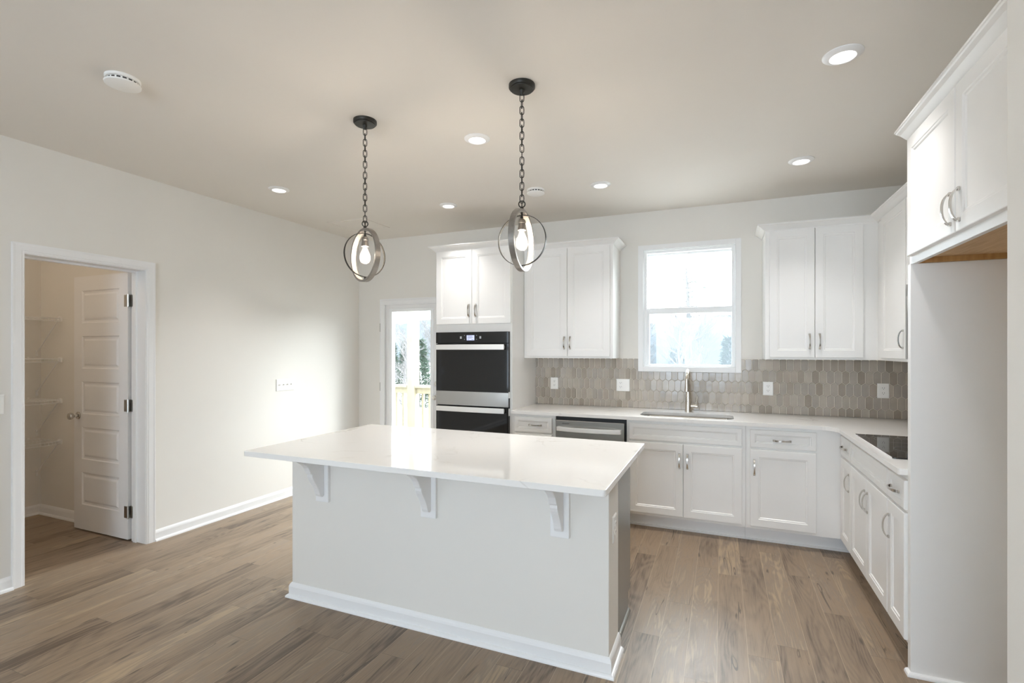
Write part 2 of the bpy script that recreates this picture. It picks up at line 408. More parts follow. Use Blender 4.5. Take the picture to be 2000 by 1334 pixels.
# back wall with glazed door and window openings
DX0, DX1, DZ = -0.665, 0.20, 2.045
WX0, WX1, WZ0, WZ1 = 2.345, 3.137, 1.30, 2.385
b = B()
b.box(XL, DX0, 0, 0.15, 0, H); b.box(DX0, DX1, 0, 0.15, DZ, H); b.box(DX1, WX0, 0, 0.15, 0, H)
b.box(WX0, WX1, 0, 0.15, 0, WZ0); b.box(WX0, WX1, 0, 0.15, WZ1, H); b.box(WX1, 4.6, 0, 0.15, 0, H)
struct('wall_back', b, M['wall'])
struct('wall_right', B().box(XR, 4.6, -3.02, 0, 0, H), M['wall'])
struct('wall_near', B().box(3.72, 5.4, -3.17, -3.02, 0, H), M['wall'])
struct('wall_far_right', B().box(5.4, 5.55, YR, -3.02, 0, H), M['wall'])
# wall behind the camera with a big window
b = B()
b.box(XL, 5.4, YR - 0.15, YR, 0, 0.6); b.box(XL, 5.4, YR - 0.15, YR, 2.4, H)
for x0, x1 in ((XL, 1.3), (3.5, 5.4)): b.box(x0, x1, YR - 0.15, YR, 0.6, 2.4)
struct('wall_rear', b, M['wall'])
for k, (x0, x1) in enumerate(((1.3, 3.5),)):
    b = B()
    for a in (x0, x1 - 0.07): b.box(a, a + 0.07, YR - 0.12, YR - 0.04, 0.6, 2.4)
    for z in (0.6, 2.33): b.box(x0 + 0.07, x1 - 0.07, YR - 0.11, YR - 0.05, z, z + 0.07)
    w = struct('window_%d' % (k + 2), b, M['vinyl'])
b = B()
for y0 in (-7.5, -6.64, -5.77): b.box(XLB + 0.03, XLB + 0.11, y0, y0 + 0.07, 0.6, 2.4)
for z in (0.6, 1.46, 2.33):
    b.box(XLB + 0.04, XLB + 0.10, -7.43, -6.64, z, z + 0.07); b.box(XLB + 0.04, XLB + 0.10, -6.57, -5.77, z, z + 0.07)
struct('window_3', b, M['vinyl'])  # unseen side window, added to let more daylight into the room
# pantry walls
struct('wall_pantry_back', B().box(PX - 0.12, PX, -4.6, PY, 0, H), M['wall'])
struct('wall_pantry_side', B().box(PX - 0.12, XLB, PY, PY + 0.12, 0, H), M['wall'])
struct('wall_pantry_end', B().box(PX, XLB, -4.6, -4.48, 0, H), M['wall'])

# baseboards
BASE = [(0, 0), (0.013, 0), (0.013, 0.062), (0.010, 0.072), (0.006, 0.079), (0.002, 0.084), (0, 0.084)]
SHOE = [(0.013, 0), (0.028, 0), (0.0275, 0.006), (0.025, 0.012), (0.019, 0.0165), (0.013, 0.018)]
def baseboard(name, path):
    b = B(); b.sweep(path, BASE, XYZ); b.sweep(path, SHOE, XYZ)
    return struct(name, b, M['trim'], bevel=0.0)
baseboard('baseboard_left', [(XL, -3.1125), (XL, YR + 0.001)][::-1])
baseboard('baseboard_left_far', [(XL, -2.2975), (XL, -0.0), (-0.72, 0)])
baseboard('baseboard_pantry', [(PX, -4.47), (PX, PY), (XLB, PY)])
baseboard('baseboard_near', [(3.72, -3.021), (3.72, -3.17), (5.4, -3.17)])

# casing and jamb of the pantry doorway (path in the y-z plane, right of travel is outwards)
CASE = [(0, 0), (0, 0.009), (0.004, 0.011), (0.012, 0.011), (0.016, 0.014), (0.046, 0.016), (0.054, 0.018), (0.060, 0.018), (0.060, 0)]
def lw(a, c, h): return (XL + h, a, c)
b = B(); b.sweep([(-2.357, 0), (-2.357, 2.054), (-3.0555, 2.054), (-3.0555, 0)], CASE, lw)
struct('trim_1', b, M['trim'])
b = B()
b.box(XLB, XL, -2.359, OY1, 0, OZ); b.box(XLB, XL, OY0, -3.053, 0, OZ); b.box(XLB, XL, -3.053, -2.359, 2.049, OZ)
b.box(XLB + 0.035, XLB + 0.07, -2.371, -2.359, 0, 2.049); b.box(XLB + 0.035, XLB + 0.07, -3.053, -3.041, 0, 2.049); b.box(XLB + 0.035, XLB + 0.07, -3.041, -2.371, 2.037, 2.049)
struct('trim_2', b, M['trim'], bevel=0.001)

# pantry door, swung fully open into the pantry
def five_panel_door(x0, x1, yf, yb, z0, z1, parent=None):
    """face towards -y"""
    st = 0.105; top, mid, bot = 0.115, 0.105, 0.20
    ph = (z1 - z0 - top - bot - 4 * mid) / 5
    xs = [x0, x0 + st, x1 - st, x1]
    zs = [z0, z0 + bot]
    for i in range(5):
        zs.append(zs[-1] + ph)
        if i < 4: zs.append(zs[-1] + mid)
    zs.append(z1)
    b = B()
    for y, sgn in ((yf, 1), (yb, -1)):
        f = lambda a, c, d: (a, y + sgn * d, c)
        for i in range(3):
            for j in range(len(zs) - 1):
                if i == 1 and j % 2 == 1:
                    b.loft_rects(xs[1], xs[2], zs[j], zs[j + 1], [(0, 0), (0.006, 0.007), (0.014, 0.0085), (0.022, 0.0085), (0.036, 0.002), (0.040, 0.0015)], f)
                else:
                    b.face([b.v(*f(xs[i], zs[j], 0)), b.v(*f(xs[i + 1], zs[j], 0)), b.v(*f(xs[i + 1], zs[j + 1], 0)), b.v(*f(xs[i], zs[j + 1], 0))])
    for q in (((x0, z0), (x1, z0)), ((x1, z0), (x1, z1)), ((x1, z1), (x0, z1)), ((x0, z1), (x0, z0))):
        b.face([b.v(q[0][0], yf, q[0][1]), b.v(q[1][0], yf, q[1][1]), b.v(q[1][0], yb, q[1][1]), b.v(q[0][0], yb, q[0][1])])
    bmesh.ops.remove_doubles(b.bm, verts=b.bm.verts, dist=1e-5)
    return b
DXA, DXB, DYF, DYB = -1.850, -1.152, -2.374, -2.339
d1 = struct('door_1', five_panel_door(DXA, DXB, DYF, DYB, 0.012, 2.045), M['doorp'])
tag(d1, 'white five-panel pantry door standing open inside the doorway', 'door')
b = B(); kx, kz = -1.79, 0.925
b.lathe([(0.030, 0), (0.030, -0.005), (0.026, -0.009), (0.012, -0.011), (0.010, -0.030), (0.018, -0.036), (0.027, -0.046), (0.029, -0.056), (0.025, -0.066), (0.012, -0.071), (0.0, -0.072)], 24, (kx, DYF, kz), 'y')
obj('knob', b, M['nickel'], d1, smooth=True)['label'] = 'satin nickel round knob'
for z in (1.83, 1.03, 0.22):
    b = B()
    b.box(DXB - 0.040, DXB + 0.002, DYF - 0.0025, DYF + 0.0, z - 0.045, z + 0.045)
    b.box(DXB + 0.0005, DXB + 0.003, DYF, DYB, z - 0.045, z + 0.045)
    b.lathe([(0.0065, -0.048), (0.0065, 0.048)], 12, (DXB + 0.010, DYF - 0.004, z))
    b.box(DXB + 0.012, XLB + 0.030, -2.3605, -2.3585, z - 0.045, z + 0.045)
    obj('hinge', b, M['hinge'], d1)['label'] = 'steel butt hinge'

# pantry wire shelves
def wire_shelf(z, label):
    t = thing('wire_shelf', label, 'shelf', (PX, -2.9, z), 0, 'white wire shelves in the pantry')
    x1 = -2.262; y1, y0 = PY - 0.012, -4.2
    b = B()
    nw = 62
    for i in range(nw):
        y = y1 - 0.006 - i * 0.0254
        b.tube([(PX + 0.006, y, z), (x1, y, z), (x1 + 0.001, y, z - 0.026)], 0.0017, 5)
    for x, zz in ((PX + 0.012, z - 0.004), (PX + 0.17, z - 0.004), (x1, z - 0.003), (x1 + 0.003, z - 0.027)):
        b.tube([(x, y1, zz), (x, y0, zz)], 0.0032, 6)
    obj('wire_deck', b, M['wire'], t, smooth=True)
    b = B(); b.box(x1 - 0.05, x1 + 0.008, PY - 0.012, PY, z - 0.032, z + 0.006); b.box(x1 - 0.03, x1 - 0.005, PY - 0.015, PY - 0.001, z - 0.02, z + 0.012)
    obj('end_bracket', b, M['plastic'], t, bevel=0.002)
    b = B(); b.tube([(x1 - 0.004, PY - 0.03, z - 0.028), (PX + 0.004, PY - 0.03, z - 0.30)], 0.0042, 8); b.box(PX, PX + 0.006, PY - 0.038, PY - 0.022, z - 0.33, z - 0.28)
    obj('diagonal_brace', b, M['wire'], t, smooth=True)
    b = B(); b.tube([(x1 - 0.004, PY - 0.75, z - 0.028), (PX + 0.004, PY - 0.75, z - 0.30)], 0.0042, 8); b.box(PX, PX + 0.006, PY - 0.758, PY - 0.742, z - 0.33, z - 0.28)
    obj('diagonal_brace', b, M['wire'], t, smooth=True)
    for k in range(3):
        b = B(); b.box(PX, PX + 0.014, PY - 0.1 - k * 0.4, PY - 0.085 - k * 0.4, z - 0.008, z + 0.014)
        obj('wall_clip', b, M['plastic'], t, bevel=0.001)
for z, lb in ((1.732, 'topmost of the four white wire shelves in the pantry'), (1.380, 'second white wire pantry shelf down from the top one'),
              (1.026, 'white wire pantry shelf level with the middle door panel, third from top'), (0.671, 'lowest of the four white wire shelves in the pantry')):
    wire_shelf(z, lb)

# ------------------------------------------------------------------ glazed back door
CASE2 = [(0, 0), (0, 0.010), (0.010, 0.012), (0.014, 0.015), (0.046, 0.016), (0.056, 0.018), (0.066, 0.018), (0.066, 0)]
def bw(a, c, h): return (a, -h, c)
b = B(); b.sweep([(-0.651, 0), (-0.651, 2.039), (0.190, 2.039), (0.190, 0)], CASE2, bw)
struct('trim_3', b, M['trim'])
b = B(); b.box(DX0, -0.651, 0.0, 0.14, 0, DZ); b.box(0.188, DX1, 0.0, 0.14, 0, DZ); b.box(-0.651, 0.188, 0.0, 0.14, 2.040, DZ); b.box(-0.651, 0.188, 0.0, 0.15, 0.0, 0.012)
struct('trim_4', b, M['trim'])
gx0, gx1, gz0, gz1 = -0.491, 0.027, 0.27, 1.895
sx0, sx1 = -0.648, 0.185
b = B(); y0, y1 = 0.006, 0.048
b.box(sx0, gx0 - 0.035, y0, y1, 0.014, 2.036); b.box(gx1 + 0.035, sx1, y0, y1, 0.014, 2.036)
b.box(gx0 - 0.035, gx1 + 0.035, y0, y1, 0.014, gz0 - 0.035); b.box(gx0 - 0.035, gx1 + 0.035, y0, y1, gz1 + 0.035, 2.036)
d2 = struct('door_2', b, M['doorp'], bevel=0.0015)
tag(d2, 'white glazed back door between the wall corner and the oven cabinet', 'door')
b = B()
for x0, x1, z0, z1 in ((gx0 - 0.036, gx0, gz0 - 0.036, gz1 + 0.036), (gx1, gx1 + 0.036, gz0 - 0.036, gz1 + 0.036), (gx0, gx1, gz0 - 0.036, gz0), (gx0, gx1, gz1, gz1 + 0.036)):
    b.box(x0, x1, -0.004, 0.058, z0, z1)
obj('glazing_frame', b, M['vinyl'], d2, bevel=0.004)
obj('glass_pane', B().box(gx0, gx1, 0.024, 0.028, gz0, gz1), M['glass'], d2)
for z in (1.716, 1.029, 0.25):
    b = B(); b.lathe([(0.007, -0.05), (0.007, 0.05)], 12, (-0.650, -0.004, z)); b.box(-0.664, -0.651, -0.003, 0.006, z - 0.048, z + 0.048)
    obj('hinge', b, M['hinge'], d2)['label'] = 'steel hinge knuckle'
b = B(); b.lathe([(0.032, 0), (0.032, -0.006), (0.012, -0.010), (0.011, -0.032), (0.024, -0.040), (0.028, -0.052), (0.022, -0.064), (0, -0.068)], 24, (0.106, y0, 0.93), 'y')
obj('knob', b, M['nickel'], d2, smooth=True)
b = B(); b.lathe([(0.030, 0), (0.030, -0.010), (0.026, -0.014), (0, -0.014)], 24, (0.106, y0, 1.08), 'y'); b.box(0.100, 0.112, y0 - 0.028, y0 - 0.012, 1.065, 1.095)
obj('deadbolt', b, M['nickel'], d2, bevel=0.001)

# ------------------------------------------------------------------ window over the sink
ox0, ox1, oz0, oz1 = 2.301, 3.181, 1.2546, 2.428
b = B()
WC = [(0, 0.002), (0, 0.013), (0.003, 0.016), (0.042, 0.016), (0.046, 0.013), (0.046, 0.0)]
cx0, cx1, cz0, cz1 = ox0 + 0.046, ox1 - 0.046, oz0 + 0.046, oz1 - 0.046
for r in ((ox0, cx0, oz0, oz1), (cx1, ox1, oz0, oz1), (cx0, cx1, oz0, cz0), (cx0, cx1, cz1, oz1)): b.box(r[0], r[1], -0.016, 0.0, r[2], r[3])
w1 = struct('window_1', b, M['trim'], bevel=0.002)
tag(w1, 'white single-hung window over the kitchen sink', 'window')
b = B()
for r in ((cx0, cx0 + 0.030, cz0, cz1), (cx1 - 0.030, cx1, cz0, cz1), (cx0 + 0.03, cx1 - 0.03, cz0, cz0 + 0.02), (cx0 + 0.03, cx1 - 0.03, cz1 - 0.028, cz1)): b.box(r[0], r[1], 0.018, 0.12, r[2], r[3])
for r in ((cx0, cx0 + 0.008, cz0, cz1), (cx1 - 0.008, cx1, cz0, cz1), (cx0, cx1, cz0, cz0 + 0.008), (cx0, cx1, cz1 - 0.008, cz1)): b.box(r[0], r[1], 0.0, 0.018, r[2], r[3])
obj('window_frame', b, M['vinyl'], w1, bevel=0.002)
def sash(name, x0, x1, z0, z1, gx0, gx1, gz0, gz1, y0, y1):
    b = B()
    for r in ((x0, gx0, z0, z1), (gx1, x1, z0, z1), (gx0, gx1, z0, gz0), (gx0, gx1, gz1, z1)): b.box(r[0], r[1], y0, y1, r[2], r[3])
    o = obj(name, b, M['vinyl'], w1, bevel=0.003)
    obj('glass_pane', B().box(gx0, gx1, (y0 + y1) / 2 - 0.002, (y0 + y1) / 2 + 0.002, gz0, gz1), M['glass'], o); return o
sash('upper_sash', cx0 + 0.03, cx1 - 0.03, 1.80, cz1 - 0.028, 2.384, 3.110, 1.835, 2.338, 0.072, 0.100)
lo = sash('lower_sash', cx0 + 0.012, cx1 - 0.012, 1.312 - 0.006, 1.845, 2.400, 3.108, 1.356 - 0.036, 1.792, 0.034, 0.064)
b = B(); b.box(2.66, 2.82, 0.028, 0.040, 1.846, 1.856); obj('sash_lock', b, M['vinyl'], lo, bevel=0.002)
b = B(); b.box(cx0 + 0.03, cx1 - 0.03, 0.110, 0.1105, cz0 + 0.02, 1.84); obj('insect_screen', b, M['screen'], w1)

# ------------------------------------------------------------------ backsplash
def clip(poly, fn):
    out = []
    for i in range(len(poly)):
        a, c = poly[i - 1], poly[i]; fa, fc = fn(a), fn(c)
        if fa >= 0: out.append(a) if False else None
        if (fa >= 0) != (fc >= 0):
            t = fa / (fa - fc); out.append((a[0] + (c[0] - a[0]) * t, a[1] + (c[1] - a[1]) * t))
        if fc >= 0: out.append(c)
    return out
def clip_rect(poly, x0, x1, z0, z1):
    for fn in (lambda p: p[0] - x0, lambda p: x1 - p[0], lambda p: p[1] - z0, lambda p: z1 - p[1]):
        if len(poly) < 3: return []
        poly = clip(poly, fn)
    return poly if len(poly) >= 3 else []
def inset_poly(poly, d):
    n = len(poly); out = []
    c = (sum(p[0] for p in poly) / n, sum(p[1] for p in poly) / n)
    for p in poly:
        v = Vector((c[0] - p[0], c[1] - p[1])); L = v.length
        if L < d * 1.5: return None
        v *= d / L; out.append((p[0] + v.x, p[1] + v.y))
    return out
rnd = random.Random(5)
def tiles(b, rects, f, x_ref):
    """picket (stretched hexagon) tiles standing on the grout bed; f(u, z, depth)"""
    PWD, PHT, TIP, G = 0.0530, 0.0995, 0.0195, 0.0019
    umin = min(r[0] for r in rects); umax = max(r[1] for r in rects)
    for row in range(-2, 8):
        zt = 1.279 + 0.0995 - row * PHT; zb = zt - PHT
        offs = 0.0 if row % 2 == 0 else 0.5
        k0 = int((umin - x_ref) / PWD) - 2; k1 = int((umax - x_ref) / PWD) + 2
        for k in range(k0, k1):
            c = x_ref + (k + offs) * PWD + PWD / 2 + 0.0005
            hw = PWD / 2 - G; tp = TIP / 2
            P = [(c - hw, zb + tp), (c, zb - tp + G * 1.3), (c + hw, zb + tp), (c + hw, zt - tp), (c, zt + tp - G * 1.3), (c - hw, zt - tp)]
            mi = 1 + rnd.randrange(len(TILES)); tx, tz = rnd.gauss(0, 0.005), rnd.gauss(0, 0.005)
            for r in rects:
                q = clip_rect(P, *r)
                if not q: continue
                q2 = inset_poly(q, 0.0022)
                if not q2: continue
                a = [b.v(*f(u, z, 0.0015)) for u, z in q]
                t = [b.v(*f(u, z, 0.0058 + (u - c) * tx + (z - (zt + zb) / 2) * tz)) for u, z in q2]
                n = len(q)
                for i in range(n): b.face([a[i], a[(i + 1) % n], t[(i + 1) % n], t[i]], mi)
                b.face(t, mi)
b = B()
BSZ = 1.3735
rects = [(1.279, ox0, CT1 + 0.001, BSZ), (ox0, ox1, CT1 + 0.001, oz0), (ox1, XR - 0.008, CT1 + 0.001, BSZ)]
for r in rects: b.box(r[0], r[1], -0.004, 0.0, r[2], r[3], 0)
tiles(b, rects, lambda u, z, d: (u, -0.003 - d, z), 1.568)
r2 = [(0.004, 1.968, CT1 + 0.001, BSZ)]
b.box(XR - 0.004, XR, -1.968, -0.004, CT1 + 0.001, BSZ, 0)
tiles(b, r2, lambda u, z, d: (XR - 0.003 - d, -u, z), 0.01)
bs = obj('backsplash', b, [M['grout']] + TILES)
tag(bs, 'backsplash of glossy greige picket tiles with pale grout above the worktop', 'tile backsplash')
bs['kind'] = 'structure'

# ------------------------------------------------------------------ cabinets
DOORP = [(0, 0), (0, -0.0165), (0.0015, -0.0192), (0.004, -0.020), (0.055, -0.020), (0.0575, -0.0172), (0.0655, -0.0165), (0.0695, -0.0118)]
DRAWP = [(0, 0), (0, -0.0165), (0.0015, -0.0192), (0.004, -0.020), (0.032, -0.020), (0.0342, -0.0172), (0.0402, -0.0165), (0.0435, -0.0118)]
def lf(a, c, d): return (a, d, c)
def front(name, parent, x0, x1, z0, z1, prof, y=0.0):
    b = B(); b.loft_rects(x0, x1, z0, z1, [(i, d + y) for i, d in prof], lf)
    b.face([b.v(x0, y, z0), b.v(x0, y, z1), b.v(x1, y, z1), b.v(x1, y, z0)])
    return obj(name, b, M['cab'], parent, world=False)
def arch_handle(parent, kind, c, z, y=-0.02, L=0.122):
    b = B(); n = 18; rs = []
    for i in range(n + 1):
        t = -1 + 2 * i / n; s_ = t * L / 2
        o = 0.029 * (max(0.0, 1 - abs(t) ** 2.4)) ** 0.62
        w = 0.0046 + 0.0032 * t * t; th = 0.0058 if abs(t) < 0.98 else 0.0052
        o0 = max(o - th, -0.0005) if abs(t) > 0.93 else o - th
        q = [(-w, o0), (w, o0), (w, o + 0.0008), (-w, o + 0.0008)]
        rs.append([((c + a, y - h, z + s_) if kind == 'v' else (c + s_, y - h, z + a)) for a, h in q])
    b.rings(rs)
    for sg in (-1, 1):
        s0 = sg * (L / 2 - 0.007)
        if kind == 'v': b.box(c - 0.007, c + 0.007, y - 0.007, y, z + s0 - 0.007, z + s0 + 0.007)
        else: b.box(c + s0 - 0.007, c + s0 + 0.007, y - 0.007, y, z - 0.007, z + 0.007)
    o = obj('handle', b, M['nickel'], parent, bevel=0.0012, world=False)
    o['label'] = 'satin nickel arched pull'; return o
def cabinet(name, label, origin, rz, w, zb, zt, depth, doors=(), drawers=(), falses=(), toe=False, face_holes=None, cat='cabinet', group=None, carcass=None, toe_ext=(0, 0), x_left=0.0):
    t = thing(name, label, cat, origin, rz, group)
    b = carcass if carcass else B().box(x_left, w, 0, depth - 0.002, zb, zt)
    obj('carcass', b, M['cab'], t, bevel=0.0012, world=False)
    for x0, x1, z0, z1, h in doors:
        d = front('door', t, x0, x1, z0, z1, DOORP)
        if h: arch_handle(d, *h)
    for x0, x1, z0, z1, h in drawers:
        d = front('drawer_front', t, x0, x1, z0, z1, DRAWP)
        if h: arch_handle(d, *h)
    for x0, x1, z0, z1 in falses: front('false_drawer_front', t, x0, x1, z0, z1, DRAWP)
    if toe:
        b = B(); b.box(-toe_ext[0], w + toe_ext[1], 0.085, 0.10, 0, zb); b.box(-toe_ext[0], w + toe_ext[1], 0.075, 0.085, 0, 0.016)
        obj('toe_kick', b, M['trim'], t, bevel=0.001, world=False)
    return t
CROWN = [(0, 2.395), (0.006, 2.395), (0.008, 2.403), (0.014, 2.407), (0.020, 2.412), (0.036, 2.426), (0.050, 2.433), (0.054, 2.437), (0.058, 2.4385), (0.058, 2.447), (0, 2.447)]
def crown(path, parent, segs=None):
    b = B(); b.sweep(path, CROWN, XYZ, segs)
    return obj('crown_moulding', b, M['cab'], parent)
TOPZ = 2.44

# tall double-oven cabinet
FY = -0.61
t = thing('oven_cabinet', 'tall white cabinet housing the black double oven', 'cabinet', (0.477, FY, 0))
b = B(); x0, x1 = 0.477, 1.276
OVX0, OVX1, OVZ0, OVZ1 = 0.494, 1.252, 0.30, 1.624
b.box(x0, x1, -0.05, -0.002, 0.114, TOPZ)                                   # back
b.box(x0, OVX0, FY, -0.05, 0.114, TOPZ); b.box(OVX1, x1, FY, -0.05, 0.114, TOPZ)
b.box(OVX0, OVX1, FY, -0.05, OVZ1, TOPZ); b.box(OVX0, OVX1, FY, -0.05, 0.114, OVZ0)
obj('carcass', b, M['cab'], t, bevel=0.001)
MAT_T = MAT[t.name]
for a0, a1, hx in ((0.490, 0.8725, 0.845), (0.8755, 1.268, 0.9165)):
    d = front('door', t, a0 - 0.477, a1 - 0.477, 1.697, 2.393, DOORP)
    arch_handle(d, 'v', hx - 0.477, 1.822)
d = front('drawer_front', t, 0.490 - 0.477, 1.268 - 0.477, 0.125, 0.285, DRAWP); arch_handle(d, 'h', 0.4, 0.205)
b = B(); b.box(x0, x1, FY + 0.085, FY + 0.10, 0, 0.114); obj('toe_kick', b, M['trim'], t)
crown([(0.477, -0.002), (0.477, FY), (1.276, FY), (1.276, -0.40)], t)

# the oven itself
ov = thing('double_wall_oven', 'black glass double wall oven with stainless handles', 'oven', ((OVX0 + OVX1) / 2, FY, OVZ0))
e = 0.0015
obj('oven_body', B().box(OVX0 + e, OVX1 - e, FY - 0.004, -0.06, OVZ0 + e, OVZ1 - e), M['black'], ov)
cp = obj('control_panel', B().box(OVX0 + e, OVX1 - e, FY - 0.034, FY - 0.004, 1.518, OVZ1 - e), M['bglass'], ov, bevel=0.002)
obj('display', B().box(0.829, 0.908, FY - 0.0352, FY - 0.034, 1.545, 1.592), M['display'], cp)['label'] = 'lit blue-white screen'
b = B()
for x, z, w_ in ((0.837, 1.582, 0.05), (0.837, 1.573, 0.06), (0.837, 1.563, 0.045), (0.837, 1.552, 0.018), (0.878, 1.552, 0.02)): b.box(x, x + w_, FY - 0.0356, FY - 0.0352, z, z + 0.003)
obj('screen_line', b, M['slot'], cp)
for x in (0.767, 0.970): 
    b = B(); b.box(x - 0.009, x + 0.009, FY - 0.035, FY - 0.034, 1.560, 1.582)
    obj('touch_button', b, M['glyph'], cp)
for x in (0.806, 0.931):
    for z in (1.555, 1.590): obj('icon', B().box(x - 0.003, x + 0.003, FY - 0.035, FY - 0.034, z - 0.003, z + 0.003), M['glyph'], cp)
def oven_door(z0, z1, band, hz, hh=0.048):
    d = obj('oven_door', B().box(OVX0 + e, OVX1 - e, FY - 0.030, FY - 0.0045, z0, z1), M['bglass'], ov, bevel=0.0015)
    if band:
        o = obj('steel_band', B().box(OVX0 + e, OVX1 - e, FY - 0.032, FY - 0.030, z0, z0 + band), M['steel'], d, bevel=0.0008); o['label'] = 'brushed stainless band'
    b = B(); n = 16; rs = []
    for i in range(n + 1):
        t_ = -1 + 2 * i / n; x = (OVX0 + OVX1) / 2 - 0.006 + t_ * 0.352
        y = FY - 0.064 - 0.012 * (1 - t_ * t_)
        rs.append([(x, y, hz - hh / 2), (x, y + 0.010, hz - hh / 2), (x, y + 0.010, hz + hh / 2), (x, y, hz + hh / 2)])
    b.rings(rs)
    for s_ in (-1, 1):
        x = (OVX0 + OVX1) / 2 - 0.006 + s_ * 0.335; b.box(x - 0.012, x + 0.012, FY - 0.060, FY - 0.030, hz - 0.014, hz + 0.014)
    o = obj('handle', b, M['steelbar'], d, bevel=0.0015); o['label'] = 'wide flat stainless bar handle'
    return d
oven_door(0.938, 1.514, 0.130, 1.482)
oven_door(0.36, 0.932, 0.0, 0.905, 0.046)
obj('vent_strip', B().box(OVX0 + e, OVX1 - e, FY - 0.030, FY - 0.0045, OVZ0 + 0.002, 0.355), M['steel'], ov)
for z0, z1 in ((1.02, 1.075), (0.86, 0.925)):
    obj('side_latch', B().box(OVX1 - e, OVX1 + 0.0035, FY - 0.028, FY - 0.003, z0, z1), M['steelbar'], ov)

# upper cabinet left of the window
UF = -0.325
t = cabinet('wall_cabinet', 'white two-door wall cabinet next to the tall oven cabinet', (1.278, UF, 1.379), 0, 0.852, 0, TOPZ - 1.379, 0.325,
    doors=[(0.030, 0.4295, 0.017, 1.014, ('v', 0.405, 0.142)), (0.4325, 0.826, 0.017, 1.014, ('v', 0.461, 0.142))])
crown([(1.278, UF), (2.130, UF), (2.130, -0.002)], t)
# upper cabinet right of the window, running into the corner
UR = 4.093
t = cabinet('wall_cabinet', 'white two-door wall cabinet between the sink window and the room corner', (3.345, UF, 1.379), 0, UR - 3.345, 0, TOPZ - 1.379, 0.325,
    doors=[(0.029, 0.3395, 0.017, 1.014, ('v', 0.304, 0.142)), (0.3425, 0.653, 0.017, 1.014, ('v', 0.371, 0.142))])
RP = [(3.345, -0.002), (3.345, UF), (UR, UF), (UR, -0.985), (UR, -1.735), (UR, -1.972)]
crown(RP, t, (0, 2))
RZ = -PI / 2
t = cabinet('wall_cabinet', 'white one-door wall cabinet in the room corner next to the microwave', (UR, UF, 1.379), RZ, 0.660, 0, TOPZ - 1.379, 0.325,
    doors=[(0.147, 0.654, 0.017, 1.014, ('v', 0.616, 0.142))], x_left=-0.324)
crown(RP, t, (2, 3))
t = cabinet('wall_cabinet', 'short white wall cabinet directly above the microwave', (UR, -0.985, 1.845), RZ, 0.750, 0, TOPZ - 1.845, 0.325,
    doors=[(0.006, 0.3735, 0.012, 0.548, ('v', 0.348, 0.09)), (0.3765, 0.744, 0.012, 0.548, ('v', 0.402, 0.09))])
crown(RP, t, (3, 4))
t = cabinet('wall_cabinet', 'narrow white wall cabinet between microwave and refrigerator panel', (UR, -1.735, 1.379), RZ, 0.237, 0, TOPZ - 1.379, 0.325,
    doors=[(0.006, 0.231, 0.017, 1.014, ('v', 0.033, 0.142))])
crown(RP, t, (4, 5))
# microwave
mw = thing('microwave', 'over-the-range microwave with black door beside the corner wall cabinet', 'microwave', (4.08, -1.36, 1.40))
my0, my1, mx = -1.728, -0.992, 4.080
obj('body', B().box(mx + 0.03, XR, my0, my1, 1.40, 1.84), M['steel'], mw, bevel=0.002)
obj('vent_grille', B().box(mx + 0.004, mx + 0.03, my0, my1, 1.788, 1.84), M['black'], mw)
d = obj('door', B().box(mx, mx + 0.03, my0 + 0.16, my1, 1.405, 1.786), M['bglass'], mw, bevel=0.002)
obj('steel_band', B().box(mx - 0.003, mx, my0 + 0.16, my1, 1.695, 1.786), M['steel'], d)
obj('control_panel', B().box(mx, mx + 0.03, my0, my0 + 0.157, 1.405, 1.786), M['bglass'], mw, bevel=0.002)
b = B(); b.tube([(mx - 0.035, my0 + 0.19, 1.45), (mx - 0.035, my0 + 0.19, 1.75)], 0.009, 10); b.box(mx - 0.035, mx, my0 + 0.183, my0 + 0.197, 1.46, 1.475); b.box(mx - 0.035, mx, my0 + 0.183, my0 + 0.197, 1.725, 1.74)
obj('handle', b, M['steelbar'], mw, smooth=True)

# base cabinets along the back wall
BZ0, BZ1 = 0.114, 0.884
DRZ = (0.7275, 0.860); DOZ = (0.137, 0.7115)
cabinet('base_cabinet', 'narrow white base cabinet between oven cabinet and dishwasher', (1.277, FY, 0), 0, 0.410, BZ0, BZ1, 0.61, toe=True,
    drawers=[(0.027, 0.380, *DRZ, ('h', 0.2265, 0.793))], doors=[(0.027, 0.380, *DOZ, ('v', 0.352, 0.585))])
# dishwasher
dw = thing('dishwasher', 'stainless dishwasher under the worktop beside the sink base', 'dishwasher', (1.99, FY, 0))
obj('tub', B().box(1.690, 2.298, FY + 0.01, -0.03, 0.10, 0.884), M['black'], dw)
dd = obj('door', B().box(1.697, 2.286, FY - 0.044, FY + 0.01, 0.115, 0.8535), M['steel'], dw, bevel=0.004)
obj('badge', B().box(1.760, 1.822, FY - 0.0452, FY - 0.044, 0.8245, 0.8285), M['slot'], dd)['label'] = 'thin dark strip'
b = B(); n = 20; rs = []
for i in range(n + 1):
    q = -1 + 2 * i / n; x = 1.9875 + q * 0.274; y = FY - 0.062 - 0.030 * (1 - q * q); z = 0.781
    rs.append([(x, y, z - 0.018), (x, y + 0.010, z - 0.018), (x, y + 0.010, z + 0.018), (x, y, z + 0.018)])
b.rings(rs)
for s_ in (-1, 1): b.box(1.9875 + s_ * 0.262 - 0.011, 1.9875 + s_ * 0.262 + 0.011, FY - 0.062, FY - 0.044, 0.767, 0.795)
obj('handle', b, M['steelbar'], dd, bevel=0.0015)['label'] = 'bowed flat stainless bar handle'
obj('toe_panel', B().box(1.692, 2.296, FY + 0.055, FY + 0.07, 0.0, 0.10), M['black'], dw)

